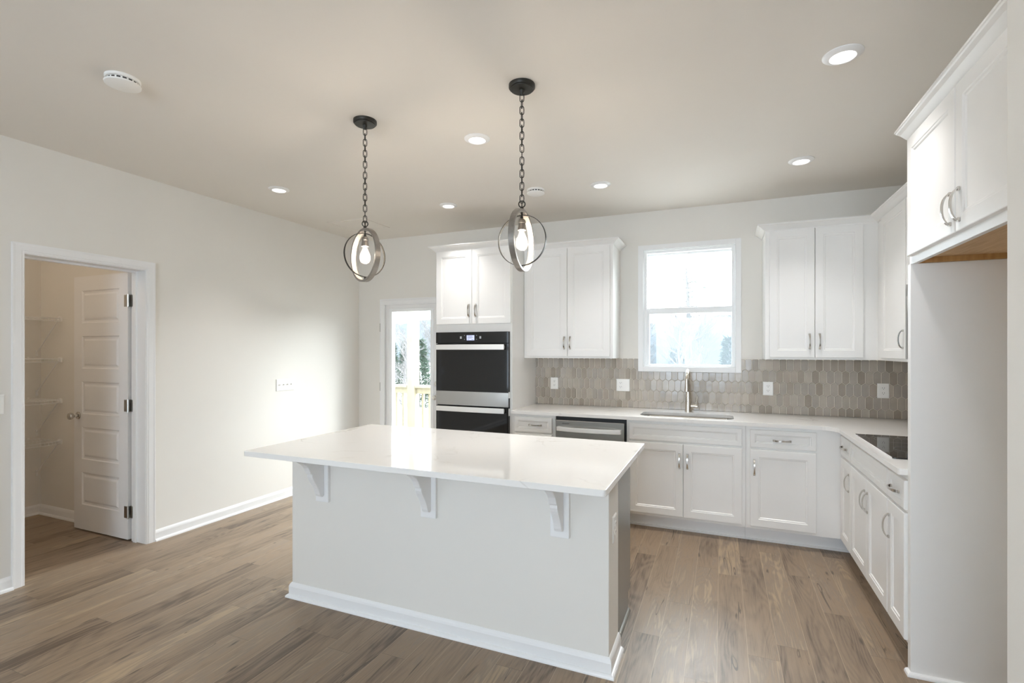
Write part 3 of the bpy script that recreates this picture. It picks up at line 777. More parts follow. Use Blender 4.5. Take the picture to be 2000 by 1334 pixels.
SX0 = 2.300
cabinet('base_cabinet', 'wide white sink base cabinet below the window with false drawer front', (SX0, FY, 0), 0, 0.890, BZ0, BZ1, 0.61, toe=True,
    falses=[(0.0215, 0.866, *DRZ)], doors=[(0.0215, 0.4425, *DOZ, ('v', 0.415, 0.580)), (0.4455, 0.866, *DOZ, ('v', 0.475, 0.580))],
    carcass=B().box(0, 0.890, 0, 0.03, BZ0, BZ1).box(0, 0.02, 0.03, 0.608, BZ0, BZ1).box(0.87, 0.89, 0.03, 0.608, BZ0, BZ1).box(0.02, 0.87, 0.03, 0.608, BZ0, 0.135))
cabinet('base_cabinet', 'white base cabinet with one drawer between sink base and inner corner', (3.191, FY, 0), 0, 0.619, BZ0, BZ1, 0.61, toe=True,
    drawers=[(0.030, 0.461, *DRZ, ('h', 0.241, 0.787))], doors=[(0.030, 0.461, *DOZ, ('v', 0.058, 0.578))], toe_ext=(0, 0.085))
# base cabinets along the right wall
BX = 3.810
def yl(Y, Y0): return Y0 - Y
cabinet('base_cabinet', 'narrow white base cabinet at the inner corner before the cooktop', (BX, FY - 0.001, 0), RZ, 0.339, BZ0, BZ1, 0.606, toe=True,
    drawers=[(0.060, 0.334, *DRZ, ('h', 0.197, 0.793))], doors=[(0.060, 0.334, *DOZ, ('v', 0.305, 0.585))])
cabinet('base_cabinet', 'wide white two-door base cabinet beneath the black cooktop', (BX, -0.951, 0), RZ, 0.769, BZ0, BZ1, 0.606, toe=True,
    falses=[(0.004, 0.765, *DRZ)], doors=[(0.004, 0.383, *DOZ, ('v', 0.355, 0.585)), (0.386, 0.765, *DOZ, ('v', 0.414, 0.585))])
cabinet('base_cabinet', 'narrow white base cabinet beside the tall refrigerator panel', (BX, -1.721, 0), RZ, 0.252, BZ0, BZ1, 0.606, toe=True,
    drawers=[(0.004, 0.248, *DRZ, ('h', 0.126, 0.793))], doors=[(0.004, 0.248, *DOZ, ('v', 0.033, 0.585))])

# refrigerator surround
PF = -2.010
t = thing('refrigerator_side_panel', 'tall pale grey panel wall enclosing the empty refrigerator space', 'panel', (4.1, -1.99, 0))
obj('panel', B().box(3.803, XR, PF, -1.974, 0, 1.838), M['cab'], t, bevel=0.001)
b = B(); b.sweep([(XR, PF), (3.803, PF), (3.803, -1.975)][::-1], [(0, 0), (0.015, 0), (0.0145, 0.006), (0.012, 0.012), (0.006, 0.0165), (0, 0.018)], XYZ)
obj('shoe_moulding', b, M['trim'], t)
b = B(); b.lathe([(0.0045, 0), (0.0045, -0.0006), (0, -0.0006)], 12, (4.150, PF, 1.402), 'y'); obj('screw_hole', b, M['slot'], t)['label'] = 'small dark hole'
t = thing('wall_cabinet', 'large white two-door cabinet high over the empty refrigerator space', 'cabinet', (BX, -2.0, 1.838), RZ)
b = B(); fy0, fy1 = -3.018, -1.975; z0 = 1.838
b.box(BX, BX + 0.02, fy0, fy1, z0, 1.875); b.box(BX, BX + 0.02, fy0, -2.990, 1.875, TOPZ); b.box(BX, BX + 0.02, -2.012, fy1, 1.875, TOPZ); b.box(BX, BX + 0.02, -2.990, -2.012, 2.385, TOPZ)
b.box(BX + 0.02, XR, fy0, fy0 + 0.016, z0 + 0.002, TOPZ); b.box(BX + 0.02, XR, fy1 - 0.016, fy1, z0 + 0.002, TOPZ); b.box(BX + 0.02, XR, fy0 + 0.016, fy1 - 0.016, TOPZ - 0.016, TOPZ)
obj('carcass', b, M['cab'], t, bevel=0.0008)
obj('bottom_panel', B().box(BX + 0.02, XR, fy0 + 0.016, -2.026, 1.862, 1.874), M['rawwood'], t)['label'] = 'bare tan plywood underside'
obj('bottom_rail', B().box(BX + 0.02, XR - 0.001, -2.026, PF, 1.8385, 1.862), M['edgewood'], t)['label'] = 'bare wood rail under the cabinet'
for a0, a1, hy in ((0.008, 0.4965, 0.466), (0.5035, 0.992, 0.537)):
    d = front('door', t, a0, a1, 1.872 - 1.838, 2.393 - 1.838, DOORP); arch_handle(d, 'v', hy, 0.125)
crown([(BX, fy1), (BX, fy0)], t)

# ------------------------------------------------------------------ worktop, sink, tap, cooktop
def arc(cx, cy, r, a0, a1, n=6): return [(cx + r * math.cos(math.radians(a0 + (a1 - a0) * i / n)), cy + r * math.sin(math.radians(a0 + (a1 - a0) * i / n))) for i in range(n + 1)]
def rrect(x0, x1, y0, y1, r, n=8):
    return arc(x1 - r, y1 - r, r, 0, 90, n) + arc(x0 + r, y1 - r, r, 90, 180, n) + arc(x0 + r, y0 + r, r, 180, 270, n) + arc(x1 - r, y0 + r, r, 270, 360, n)
def plate_with_holes(outline, holes, z0, z1):
    b = B(); bm = b.bm
    for z in (z0, z1):
        es = []
        for loop in [outline] + holes:
            vs = [bm.verts.new((x, y, z)) for x, y in loop]
            es += [bm.edges.new((vs[i - 1], vs[i])) for i in range(len(vs))]
        bmesh.ops.triangle_fill(bm, edges=es, use_beauty=True, use_dissolve=False)
    for loop in [outline] + holes:
        n = len(loop)
        a = [bm.verts.new((x, y, z0)) for x, y in loop]; c = [bm.verts.new((x, y, z1)) for x, y in loop]
        for i in range(n): b.face([a[i], a[(i + 1) % n], c[(i + 1) % n], c[i]])
    bmesh.ops.remove_doubles(bm, verts=bm.verts, dist=1e-5)
    return b
CF, CX = -0.648, 3.768
SKX0, SKX1, SKY0, SKY1 = 2.388, 3.112, -0.545, -0.235
R = 0.105
outl = [(1.2775, -0.0005), (1.2775, CF)] + [(CX - R, CF)] + arc(CX - R, CF - R, R, 90, 0, 8)[1:] + arc(CX + 0.012, -1.972 + 0.012, 0.012, 180, 270, 4) + [(XR, -1.972), (XR, -0.0005)]
ctp = obj('worktop', plate_with_holes(outl, [rrect(SKX0, SKX1, SKY0, SKY1, 0.075)], CT0, CT1), M['quartz'], bevel=0.0018)
tag(ctp, 'L-shaped white quartz worktop along the back and right walls', 'countertop')
# undermount sink
sk = thing('sink', 'stainless undermount sink set into the worktop below the window', 'sink', (2.75, -0.39, 0.68))
b = B(); rs = []
for ins, z in ((-0.03, CT0 - 0.001), (-0.004, CT0 - 0.001), (0.0, CT0 - 0.006), (0.006, 0.72), (0.014, 0.695), (0.04, 0.682), (0.12, 0.680)):
    rs.append([(x, y, z) for x, y in rrect(SKX0 + ins, SKX1 - ins, SKY0 + ins, SKY1 - ins, max(0.02, 0.075 - ins * 0.3))])
b.rings(rs, cap0=False)
rs2 = [[(x, y, z) for x, y in rrect(SKX0 + ins, SKX1 - ins, SKY0 + ins, SKY1 - ins, 0.07)] for ins, z in ((-0.03, CT0 - 0.0035), (-0.006, CT0 - 0.0035), (0.0, 0.70), (0.02, 0.674), (0.12, 0.672))]
b.rings(rs2, cap0=False)
obj('basin', b, M['chrome'], sk, smooth=True)
b = B(); b.lathe([(0.055, 0.6805), (0.055, 0.683), (0.04, 0.683), (0.036, 0.6815), (0, 0.6815)], 28, (2.75, -0.38, 0)); obj('drain', b, M['steel'], sk, smooth=True)
# tap
fx, fy = 2.752, -0.125
tp = thing('kitchen_faucet', 'brushed nickel gooseneck faucet behind the sink', 'faucet', (fx, fy, CT1))
b = B(); b.lathe([(0.029, 0.0), (0.029, 0.004), (0.0275, 0.012), (0.024, 0.09), (0.020, 0.18), (0.0165, 0.24), (0.0145, 0.262), (0, 0.262)], 28, (fx, fy, CT1)); obj('column', b, M['faucet'], tp, smooth=True)
b = B(); pts = [(fx, fy, CT1 + 0.25)]
for i in range(15):
    a = PI - PI * i / 14 * 0.94; pts.append((fx, fy - 0.095 - 0.095 * math.cos(a), CT1 + 0.268 + 0.095 * math.sin(a)))
b.tube(pts, 0.0125, 14); sp = obj('spout', b, M['faucet'], tp, smooth=True)
hx, hy, hz = pts[-1]
b = B(); b.lathe([(0.0135, 0.012), (0.0145, 0.0), (0.0155, -0.03), (0.0195, -0.085), (0.0195, -0.095), (0.015, -0.097), (0, -0.097)], 24, (hx, hy, hz)); obj('spray_head', b, M['faucet'], tp, smooth=True)
b = B(); b.tube([(fx + 0.010, fy, CT1 + 0.050), (fx + 0.066, fy, CT1 + 0.050)], 0.015, 16); b.lathe([(0.0165, -0.002), (0.0165, 0.018), (0, 0.018)], 20, (fx + 0.060, fy, CT1 + 0.047), 'x')
hb = obj('valve_body', b, M['faucet'], tp, smooth=True)
b = B(); b.tube([(fx + 0.066, fy, CT1 + 0.055), (fx + 0.069, fy, CT1 + 0.100), (fx + 0.074, fy - 0.004, CT1 + 0.140)], [0.0065, 0.0055, 0.005], 10); obj('lever', b, M['faucet'], hb, smooth=True)
# cooktop
ck = thing('cooktop', 'black glass electric cooktop set into the worktop by the right wall', 'cooktop', (4.05, -1.353, CT1))
obj('glass_top', B().prism(rrect(3.811, 4.335, -1.732, -0.974, 0.012, 4), CT1 + 0.0005, CT1 + 0.007, XYZ), M['bglass'], ck, bevel=0.001)
obj('front_trim', B().box(3.8095, 3.8110, -1.722, -0.984, CT1 + 0.0005, CT1 + 0.006), M['steelbar'], ck)
for cx, cy, r in ((3.97, -1.16, 0.10), (4.20, -1.16, 0.075), (3.97, -1.47, 0.085), (4.20, -1.47, 0.10)):
    b = B(); ring = lambda rr, z: [(cx + rr * math.cos(2 * PI * k / 40), cy + rr * math.sin(2 * PI * k / 40), z) for k in range(40)]
    b.rings([ring(r, CT1 + 0.0071), ring(r - 0.003, CT1 + 0.0072)], cap0=False, cap1=False); obj('burner_ring', b, M['hinge'], ck)
for k in range(4):
    y = -1.695; x = 3.90 + k * 0.10
    b = B(); b.lathe([(0.021, 0), (0.021, 0.006), (0.0175, 0.022), (0.016, 0.024), (0, 0.024)], 24, (x, y, CT1 + 0.007)); b.box(x - 0.002, x + 0.002, y - 0.016, y + 0.016, CT1 + 0.03, CT1 + 0.034)
    obj('knob', b, M['black'], ck, smooth=True)

# outlets and switches
def outlet(name, label, cat, f, gangs, group=None, w=None, hgt=0.117, loc=(0, 0, 0)):
    """f(u, z, out) -> xyz; gangs: list of 'outlet' | 'blank' | 'toggle' | 'rocker'"""
    t = thing(name, label, cat, loc, 0, group)
    W_ = w or (0.079 + 0.046 * (len(gangs) - 1))
    b = B(); b.loft_rects(-W_ / 2, W_ / 2, -hgt / 2, hgt / 2, [(0, 0), (0, 0.003), (0.003, 0.0055), (0.006, 0.006)], f)
    obj('cover_plate', b, M['plastic'], t)
    for i, g in enumerate(gangs):
        u = (i - (len(gangs) - 1) / 2) * 0.046
        if g in ('outlet', 'rocker'):
            for zc in (-0.0195, 0.0195):
                b = B(); P = [(u + 0.0165 * math.copysign(min(1, abs(math.cos(a)) * 1.15), math.cos(a)), zc + 0.0145 * math.sin(a)) for a in [2 * PI * k / 20 for k in range(20)]]
                b.prism(P, 0.006, 0.0078, f); r_ = obj('receptacle', b, M['plastic'], t)
                b = B()
                for du in (-0.0065, 0.0065): b.prism([(u + du - 0.0012, zc), (u + du + 0.0012, zc), (u + du + 0.0012, zc + 0.008), (u + du - 0.0012, zc + 0.008)], 0.0078, 0.0082, f)
                b.prism([(u + 0.0025 * math.cos(a), zc - 0.006 + 0.0025 * math.sin(a)) for a in [2 * PI * k / 10 for k in range(10)]], 0.0078, 0.0082, f)
                obj('slot', b, M['slot'], r_)
        elif g == 'toggle':
            b = B(); b.prism([(u - 0.005, -0.011), (u + 0.005, -0.011), (u + 0.005, 0.011), (u - 0.005, 0.011)], 0.006, 0.0068, f)
            b.prism([(u - 0.0035, -0.002), (u + 0.0035, -0.002), (u + 0.0035, 0.009), (u - 0.0035, 0.009)], 0.0068, 0.016, f)
            obj('toggle', b, M['plastic'], t, bevel=0.0005)
    return t
def on_tile(X, Z): return lambda u, z, d: (X + u, -0.0092 - d, Z + z)
outlet('wall_outlet', 'white outlet on the tiles beside the tall oven cabinet', 'outlet', on_tile(1.478, 1.123), ['outlet'], loc=(1.478, -0.009, 1.123))
outlet('wall_outlet', 'double-width white outlet plate on the tiles just left of the window', 'outlet', on_tile(2.160, 1.123), ['outlet', 'blank'], loc=(2.16, -0.009, 1.123))
outlet('wall_outlet', 'white outlet on the tiles just right of the sink window', 'outlet', on_tile(3.389, 1.126), ['outlet'], loc=(3.389, -0.009, 1.126))
outlet('wall_outlet', 'white outlet on the tiles near the cooktop corner', 'outlet', on_tile(4.203, 1.132), ['outlet'], loc=(4.203, -0.009, 1.132))
outlet('switch_plate', 'four-gang white switch plate on the left wall toward the back door', 'light switch', lambda u, z, d: (XL + d, -1.075 + u, 1.112 + z), ['toggle'] * 4, loc=(XL, -1.075, 1.112))
outlet('switch_plate', 'white switch plate on the wall at the photo\'s left edge beside pantry casing', 'light switch', lambda u, z, d: (XL + d, -3.186 + u, 1.128 + z), ['toggle'], loc=(XL, -3.186, 1.128))

# ------------------------------------------------------------------ island
IX0, IX1, IY0, IY1 = 0.676, 2.559, -2.5245, -2.311
il = thing('kitchen_island', 'white kitchen island with panelled front wall and grey cabinet side', 'kitchen island', (1.62, -2.2, 0))
obj('front_wall', B().box(IX0, IX1, IY0, IY1, 0, CT0), M['wall'], il, bevel=0.004)
b = B(); GX0, GX1, GYB = 0.700, 2.541, -1.866
prof = [(IY1, 0.0), (-1.930, 0.0), (-1.930, 0.105), (GYB, 0.105), (GYB, CT0), (IY1, CT0)]
b.prism(prof, GX0, GX1, lambda a, c, h: (h, a, c)); cabn = obj('cabinet_box', b, M['grey'], il, bevel=0.001); cabn['label'] = 'grey painted cabinet side'
nd = 4; dwid = (GX1 - GX0 - 0.03) / nd
for k in range(nd):
    a0 = GX0 + 0.015 + k * dwid + 0.002; a1 = a0 + dwid - 0.004
    b = B(); b.loft_rects(a0, a1, 0.125, 0.872, [(i, d_) for i, d_ in DOORP], lambda a, c, d_: (a, GYB - d_, c)); b.face([b.v(a0, GYB, 0.125), b.v(a0, GYB, 0.872), b.v(a1, GYB, 0.872), b.v(a1, GYB, 0.125)])
    obj('cabinet_door', b, M['grey'], il)
ip = [(IX0, IY1), (IX0, IY0), (IX1, IY0), (IX1, IY1)]
b = B(); b.sweep(ip, BASE, XYZ); obj('baseboard', b, M['trim'], il)
b = B(); b.sweep(ip, SHOE, XYZ); obj('shoe_moulding', b, M['trim'], il)
b = B(); b.sweep([(GX1, IY1 + 0.001), (GX1, -1.932)], [(0, 0), (0.013, 0), (0.012, 0.008), (0.008, 0.015), (0, 0.018)], XYZ); obj('side_shoe_moulding', b, M['grey'], il)
b = B(); b.sweep([(IX1, IY0 + 0.004), (IX1, IY1)], [(0, 0.835), (0.004, 0.835), (0.007, 0.845), (0.013, 0.858), (0.022, 0.868), (0.024, 0.884), (0, 0.884)], XYZ); obj('cove_moulding', b, M['trim'], il)
def corbel(xc):
    pl = B(); pl.box(xc - 0.0455, xc + 0.0455, IY0 - 0.018, IY0, 0.590, CT0 - 0.0005)
    p = obj('corbel', pl, M['trim'], il, bevel=0.003)
    P = [(0.018, CT0 - 0.001), (0.258, CT0 - 0.001), (0.258, 0.873), (0.248, 0.868), (0.222, 0.863), (0.194, 0.853), (0.170, 0.840), (0.149, 0.824), (0.134, 0.806), (0.124, 0.787),
         (0.118, 0.772), (0.109, 0.768), (0.107, 0.752), (0.100, 0.736), (0.090, 0.720), (0.078, 0.704), (0.068, 0.688), (0.060, 0.672), (0.054, 0.656), (0.050, 0.642), (0.043, 0.630), (0.033, 0.624), (0.024, 0.626), (0.018, 0.632)]
    b = B(); b.prism(P, xc - 0.019, xc + 0.019, lambda a, c, h: (h, IY0 - a, c))
    obj('scrolled_bracket', b, M['trim'], p, bevel=0.003)
for x in (0.9195, 1.6265, 2.334): corbel(x)
b = B(); zc, yc = 0.6245, -2.414
f = lambda u, z, d: (IX1 + d, yc + u, zc + z)
b.loft_rects(-0.0375, 0.0375, -0.060, 0.060, [(0, 0), (0, 0.003), (0.004, 0.006), (0.007, 0.0065)], f)
io = thing('wall_outlet', 'white outlet on the right end of the kitchen island', 'outlet', (IX1, yc, zc)); obj('cover_plate', b, M['plastic'], io)
for z in (-0.0195, 0.0195):
    b = B(); b.prism([(0.0165 * math.cos(a), z + 0.0145 * math.sin(a)) for a in [2 * PI * k / 20 for k in range(20)]], 0.0065, 0.0085, f); r_ = obj('receptacle', b, M['plastic'], io)
    b = B()
    for du in (-0.0065, 0.0065): b.prism([(du - 0.0012, z), (du + 0.0012, z), (du + 0.0012, z + 0.008), (du - 0.0012, z + 0.008)], 0.0085, 0.0089, f)
    obj('slot', b, M['slot'], r_)
P = rrect(0.650, 2.610, -2.8275, -1.7817, 0.012, 4)
it = obj('island_worktop', B().prism(P, CT0, CT1, XYZ), M['quartz'], bevel=0.002)
tag(it, 'rectangular white quartz worktop overhanging the kitchen island', 'countertop')

# ------------------------------------------------------------------ ceiling fittings
def chain_link(b, zc, turn, L=0.0410, w=0.0098, r=0.0022):
    P = []
    for k in range(16):
        a = 2 * PI * k / 16; u = w * math.cos(a); z = (L / 2 - w) * (1 if math.sin(a) >= 0 else -1) * (0 if abs(math.sin(a)) < 1e-6 else 1) + w * math.sin(a)
        P.append((u * math.cos(turn), u * math.sin(turn), zc + z))
    b.tube(P, r, 6, loop=True)
def band_ring(b, R, axial, radial, rot, zc, n=72):
    """upright hoop: centre line circle in a vertical plane; rot = direction of the hoop axis"""
    ax = Vector((math.cos(rot), math.sin(rot), 0)); si = Vector((-math.sin(rot), math.cos(rot), 0)); up = Vector((0, 0, 1)); rs = []
    for k in range(n):
        a = 2 * PI * k / n; d = si * math.cos(a) + up * math.sin(a); c = Vector((0, 0, zc))
        rs.append([c + d * (R - radial) - ax * axial / 2, c + d * R - ax * axial / 2, c + d * R + ax * axial / 2, c + d * (R - radial) + ax * axial / 2])
    b.rings(rs, loop=True)
def pendant(x, y, rot, face, label):
    t = thing('pendant_light', label, 'pendant light', (x, y, H), 0, 'orb pendants over the island')
    def ob(n, b, m, p=None, **k): return obj(n, b, m, p or t, world=False, **k)
    b = B(); b.lathe([(0.064, 0), (0.064, -0.014), (0.061, -0.018), (0.056, -0.0185), (0.055, -0.024), (0.013, -0.026), (0.012, -0.036), (0.008, -0.040), (0.006, -0.050), (0, -0.050)], 40); ob('canopy', b, M['bronze'], smooth=True)
    zt = -0.062; zb = -0.585; n = 18; pitch = (zt - zb) / (n - 1); rr = random.Random(int(x * 100))
    for i in range(n):
        b = B(); chain_link(b, zt - i * pitch, (PI / 2 if i % 2 else 0) + face + rr.uniform(-0.3, 0.3)); ob('chain_link', b, M['bronze'], smooth=True)
    zc = 1.987 - H; R0 = 0.150
    b = B(); P = [(0.0155 * math.cos(2 * PI * k / 24) * math.cos(face), 0.0155 * math.cos(2 * PI * k / 24) * math.sin(face), zc + R0 + 0.011 + 0.0155 * (1 + math.sin(2 * PI * k / 24))) for k in range(24)]
    b.tube(P, 0.0028, 8, loop=True); b.lathe([(0.010, 0), (0.008, 0.008), (0.005, 0.014), (0, 0.014)], 16, (0, 0, zc + R0)); ob('hanging_loop', b, M['bronze'], smooth=True)
    b = B(); band_ring(b, R0, 0.028, 0.013, rot, zc); ob('wide_hoop', b, M['ring'], bevel=0.001)
    b = B(); band_ring(b, 0.1235, 0.012, 0.003, rot + PI / 2, zc); ob('thin_hoop', b, M['bronze'])
    b = B(); b.lathe([(0.004, R0 - 0.013), (0.004, R0 - 0.032), (0.007, R0 - 0.034), (0.007, R0 - 0.042), (0.004, R0 - 0.044), (0.004, R0 - 0.05)], 14, (0, 0, zc)); ob('stem', b, M['bronze'], smooth=True)
    s0 = zc + R0 - 0.046
    b = B(); b.lathe([(0.005, 0.004), (0.016, -0.004), (0.0195, -0.012), (0.0195, -0.020), (0.0175, -0.022), (0.0175, -0.036), (0.019, -0.038), (0.0205, -0.055), (0.0185, -0.056), (0, -0.054)], 28, (0, 0, s0)); ob('socket', b, M['pewter'], smooth=True)
    bz = s0 - 0.055
    b = B(); b.lathe([(0.0130, 0), (0.0138, -0.012), (0.0175, -0.024), (0.0245, -0.038), (0.0292, -0.054), (0.0298, -0.068), (0.0262, -0.083), (0.018, -0.093), (0.008, -0.0975), (0, -0.098)], 32, (0, 0, bz)); bl = ob('bulb', b, M['bulb'], smooth=True)
    for k in range(4):
        a = PI / 4 + k * PI / 2
        b = B(); b.tube([(0.0065 * math.cos(a), 0.0065 * math.sin(a), bz - 0.022), (0.0085 * math.cos(a), 0.0085 * math.sin(a), bz - 0.074)], 0.0024, 6); ob('filament', b, M['filament'], bl)
    b = B(); b.lathe([(0.006, 0.016), (0.006, 0.004), (0.008, 0.0), (0, 0.0)], 14, (0, 0, zc - R0 + 0.013)); b.lathe([(0.0045, 0.013), (0.0045, 0.03), (0, 0.03)], 10, (0, 0, zc - R0 + 0.0)); ob('finial', b, M['bronze'], smooth=True)
    l = bpy.data.lights.new('bulb_glow', 'POINT'); l.energy = 5.2; l.color = (1.0, 0.86, 0.70); l.shadow_soft_size = 0.03
    lo_ = bpy.data.objects.new('bulb_glow', l); COL.objects.link(lo_); lo_.parent = t; lo_.location = (0, 0, bz - 0.05)
    return t
pendant(1.170, -2.476, math.radians(-113), 0.70, 'bronze orb pendant with chain over the island, the one near the glazed door')
pendant(2.125, -2.487, math.radians(2), 0.38, 'bronze orb pendant with chain over the island, the one before the wall cabinet')

def downlight(x, y, label):
    t = thing('recessed_downlight', label, 'ceiling light', (x, y, H), 0, 'round recessed downlights in the ceiling')
    b = B(); b.lathe([(0.078, 0), (0.078, -0.003), (0.074, -0.006), (0.056, -0.014), (0.051, -0.014), (0.049, -0.011), (0.0485, -0.001), (0, -0.001)], 48)
    obj('trim_ring', b, M['trim'], t, smooth=True, world=False)
    b = B(); b.lathe([(0.048, -0.0015), (0.048, -0.009), (0, -0.0105)], 40); obj('lens', b, M['lens'], t, smooth=True, world=False)
    l = bpy.data.lights.new('downlight_beam', 'SPOT'); l.energy = 40; l.color = (1.0, 0.985, 0.97); l.spot_size = math.radians(96); l.spot_blend = 1.0; l.shadow_soft_size = 0.045
    so = bpy.data.objects.new('downlight_beam', l); COL.objects.link(so); so.parent = t; so.location = (0, 0, -0.016)
    return t
dl = downlight(3.512, -2.184, 'lit recessed downlight in front of the high cabinet over the refrigerator space')
for x, y, lb in ((1.645, -2.026, 'lit recessed downlight between the two pendant chains'), (-0.255, -1.786, 'lit recessed downlight nearest the left wall'),
                 (0.777, -0.888, 'lit recessed downlight in front of the tall oven cabinet'), (2.152, -0.914, 'lit recessed downlight toward the sink window, just right of the pendants'),
                 (3.523, -0.880, 'lit recessed downlight in front of the corner wall cabinets')):
    dup(dl, (x, y, H), None, lb)

def detector(x, y, label, ang=0):
    t = thing('smoke_detector', label, 'smoke detector', (x, y, H), ang)
    b = B(); b.lathe([(0.070, 0), (0.070, -0.008), (0.066, -0.012), (0.058, -0.012), (0.058, -0.024), (0, -0.024)], 48); obj('base', b, M['plastic'], t, smooth=True, world=False)
    b = B(); b.lathe([(0.066, -0.024), (0.072, -0.027), (0.071, -0.033), (0.060, -0.038), (0, -0.040)], 48); obj('cover', b, M['plastic'], t, smooth=True, world=False)
    for k in range(16):
        a0 = 2 * PI * k / 16; b = B(); Q = [(0.0585 * math.cos(a0 + s_ * 0.13), 0.0585 * math.sin(a0 + s_ * 0.13)) for s_ in (-1, -0.5, 0, 0.5, 1)]
        b.rings([[(p[0], p[1], z) for p in Q] for z in (-0.0135, -0.0225)], closed_ring=False, cap0=False, cap1=False); obj('slot', b, M['slot'], t, world=False)
    return t
detector(0.394, -3.262, 'white round smoke detector on the ceiling near the pantry doorway')
detector(1.642, -0.99, 'white round smoke detector on the ceiling half behind a pendant chain')
# unseen ceiling lamp, added to brighten the pantry
pg = thing('added_pantry_lamp', 'unseen globe lamp added on the pantry ceiling to brighten it', 'ceiling light', (-1.75, -3.55, H))
b = B(); b.lathe([(0.075, 0), (0.075, -0.012), (0.05, -0.02), (0, -0.02)], 32); obj('base', b, M['trim'], pg, smooth=True, world=False)
b = B(); b.lathe([(0.04, -0.02), (0.075, -0.05), (0.085, -0.085), (0.07, -0.125), (0.03, -0.15), (0, -0.153)], 32); obj('globe', b, M['globe'], pg, smooth=True, world=False)
# ceiling air grille
gr = thing('ceiling_vent', 'flat white air grille in the ceiling corner behind the left pendant', 'vent', (-0.43, -0.62, H))
g0, g1, h0, h1 = -0.67, -0.20, -0.84, -0.43
b = B()
for r in ((g0, g1, h0, h0 + 0.035), (g0, g1, h1 - 0.035, h1), (g0, g0 + 0.035, h0 + 0.035, h1 - 0.035), (g1 - 0.035, g1, h0 + 0.035, h1 - 0.035)): b.box(r[0], r[1], r[2], r[3], H - 0.007, H)
obj('frame', b, M['ceiling'], gr, bevel=0.002)
for k in range(14):
    y = h0 + 0.045 + k * 0.0245
    b = B(); b.prism([(y, H - 0.001), (y + 0.020, H - 0.006), (y + 0.021, H - 0.005), (y + 0.001, H)], g0 + 0.035, g1 - 0.035, lambda a, c, h: (h, a, c)); obj('louvre', b, M['ceiling'], gr)

# ------------------------------------------------------------------ outdoors
b = B(); n = 24
prof = [(0.16, -1.0), (8, -1.0), (14, -1.1), (18, -2.4), (22, -4.0), (45, -4.2), (58, 1.0), (70, 5.0), (85, 6.0), (86, -6)]
b.rings([[(x, y, z) for y, z in prof] for x in (-90, -60, -30, 0, 30, 60)], closed_ring=False, cap0=False, cap1=False)
g = struct('ground', b, M['ground'])
b = B(); rr = random.Random(3)
xs = [-90 + 3 * i for i in range(50)]
tops = [5.2 + 0.8 * math.sin(x * 0.11) + rr.uniform(-0.5, 0.5) for x in xs]
b.rings([[(x, 52, -4.3), (x, 56, 1.5 + rr.uniform(-.4, .4)), (x, 62, t_), (x, 70, t_ - 1), (x, 71, -4.3)] for x, t_ in zip(xs, tops)], closed_ring=True)
hl = struct('hill', b, M['hill'], smooth=True)
# porch deck with rail
b = B()
for k in range(11): b.box(-4.6, 1.6, 0.17 + k * 0.148, 0.17 + k * 0.148 + 0.142, -0.08, -0.04)
for x in (-4.4, -2.4, -0.4, 1.4): b.box(x, x + 0.05, 0.18, 1.78, -0.26, -0.08)
dk = obj('porch_deck', b, M['deck']); tag(dk, 'pale treated pine porch deck outside the glazed door', 'deck')
pt = obj('porch_post', B().box(-1.545, -1.405, 1.79, 1.93, -1.0, 3.0), M['deck'], bevel=0.006); tag(pt, 'square treated pine porch post seen through the glazed door', 'post')
rail = thing('porch_railing', 'treated pine porch railing beyond the glazed door', 'railing', (-1.5, 1.85, 0))
for x0, x1 in ((-4.5, -1.549), (-1.401, 1.5)):
    obj('top_rail', B().box(x0, x1, 1.79, 1.93, 0.865, 0.905), M['deck'], rail, bevel=0.004)
    obj('sub_rail', B().box(x0, x1, 1.84, 1.88, 0.775, 0.862), M['deck'], rail)
    obj('bottom_rail', B().box(x0, x1, 1.84, 1.88, 0.03, 0.118), M['deck'], rail)
    k = int((x1 - x0) / 0.125)
    for i in range(k):
        x = x0 + 0.07 + i * (x1 - x0 - 0.1) / k
        obj('baluster', B().box(x, x + 0.036, 1.881, 1.917, 0.0, 0.87), M['deck'], rail)

def grow(b, p, d, L, r, depth, rg, spread):
    segs = 3; pts = [Vector(p)]; dd = Vector(d).normalized()
    for i in range(segs):
        dd = (dd + Vector((rg.uniform(-1, 1), rg.uniform(-1, 1), rg.uniform(-0.3, 0.6))) * 0.16).normalized(); pts.append(pts[-1] + dd * L / segs)
    b.tube(pts, [r * (1 - 0.45 * i / segs) for i in range(segs + 1)], 5 if depth > 2 else 3)
    if depth == 0: return
    nb = 4 if depth > 1 else 5
    for i in range(nb):
        q = pts[1 + i % segs] if depth < 4 else pts[1 + (i % 2) + (1 if i > 2 else 0)]
        nd = (dd + Vector((rg.uniform(-1, 1), rg.uniform(-1, 1), rg.uniform(-0.2, 0.8))) * spread).normalized()
        grow(b, q, nd, L * rg.uniform(0.55, 0.78), r * 0.52, depth - 1, rg, spread)
FOR = 'bare winter trees in the woodland behind the house'
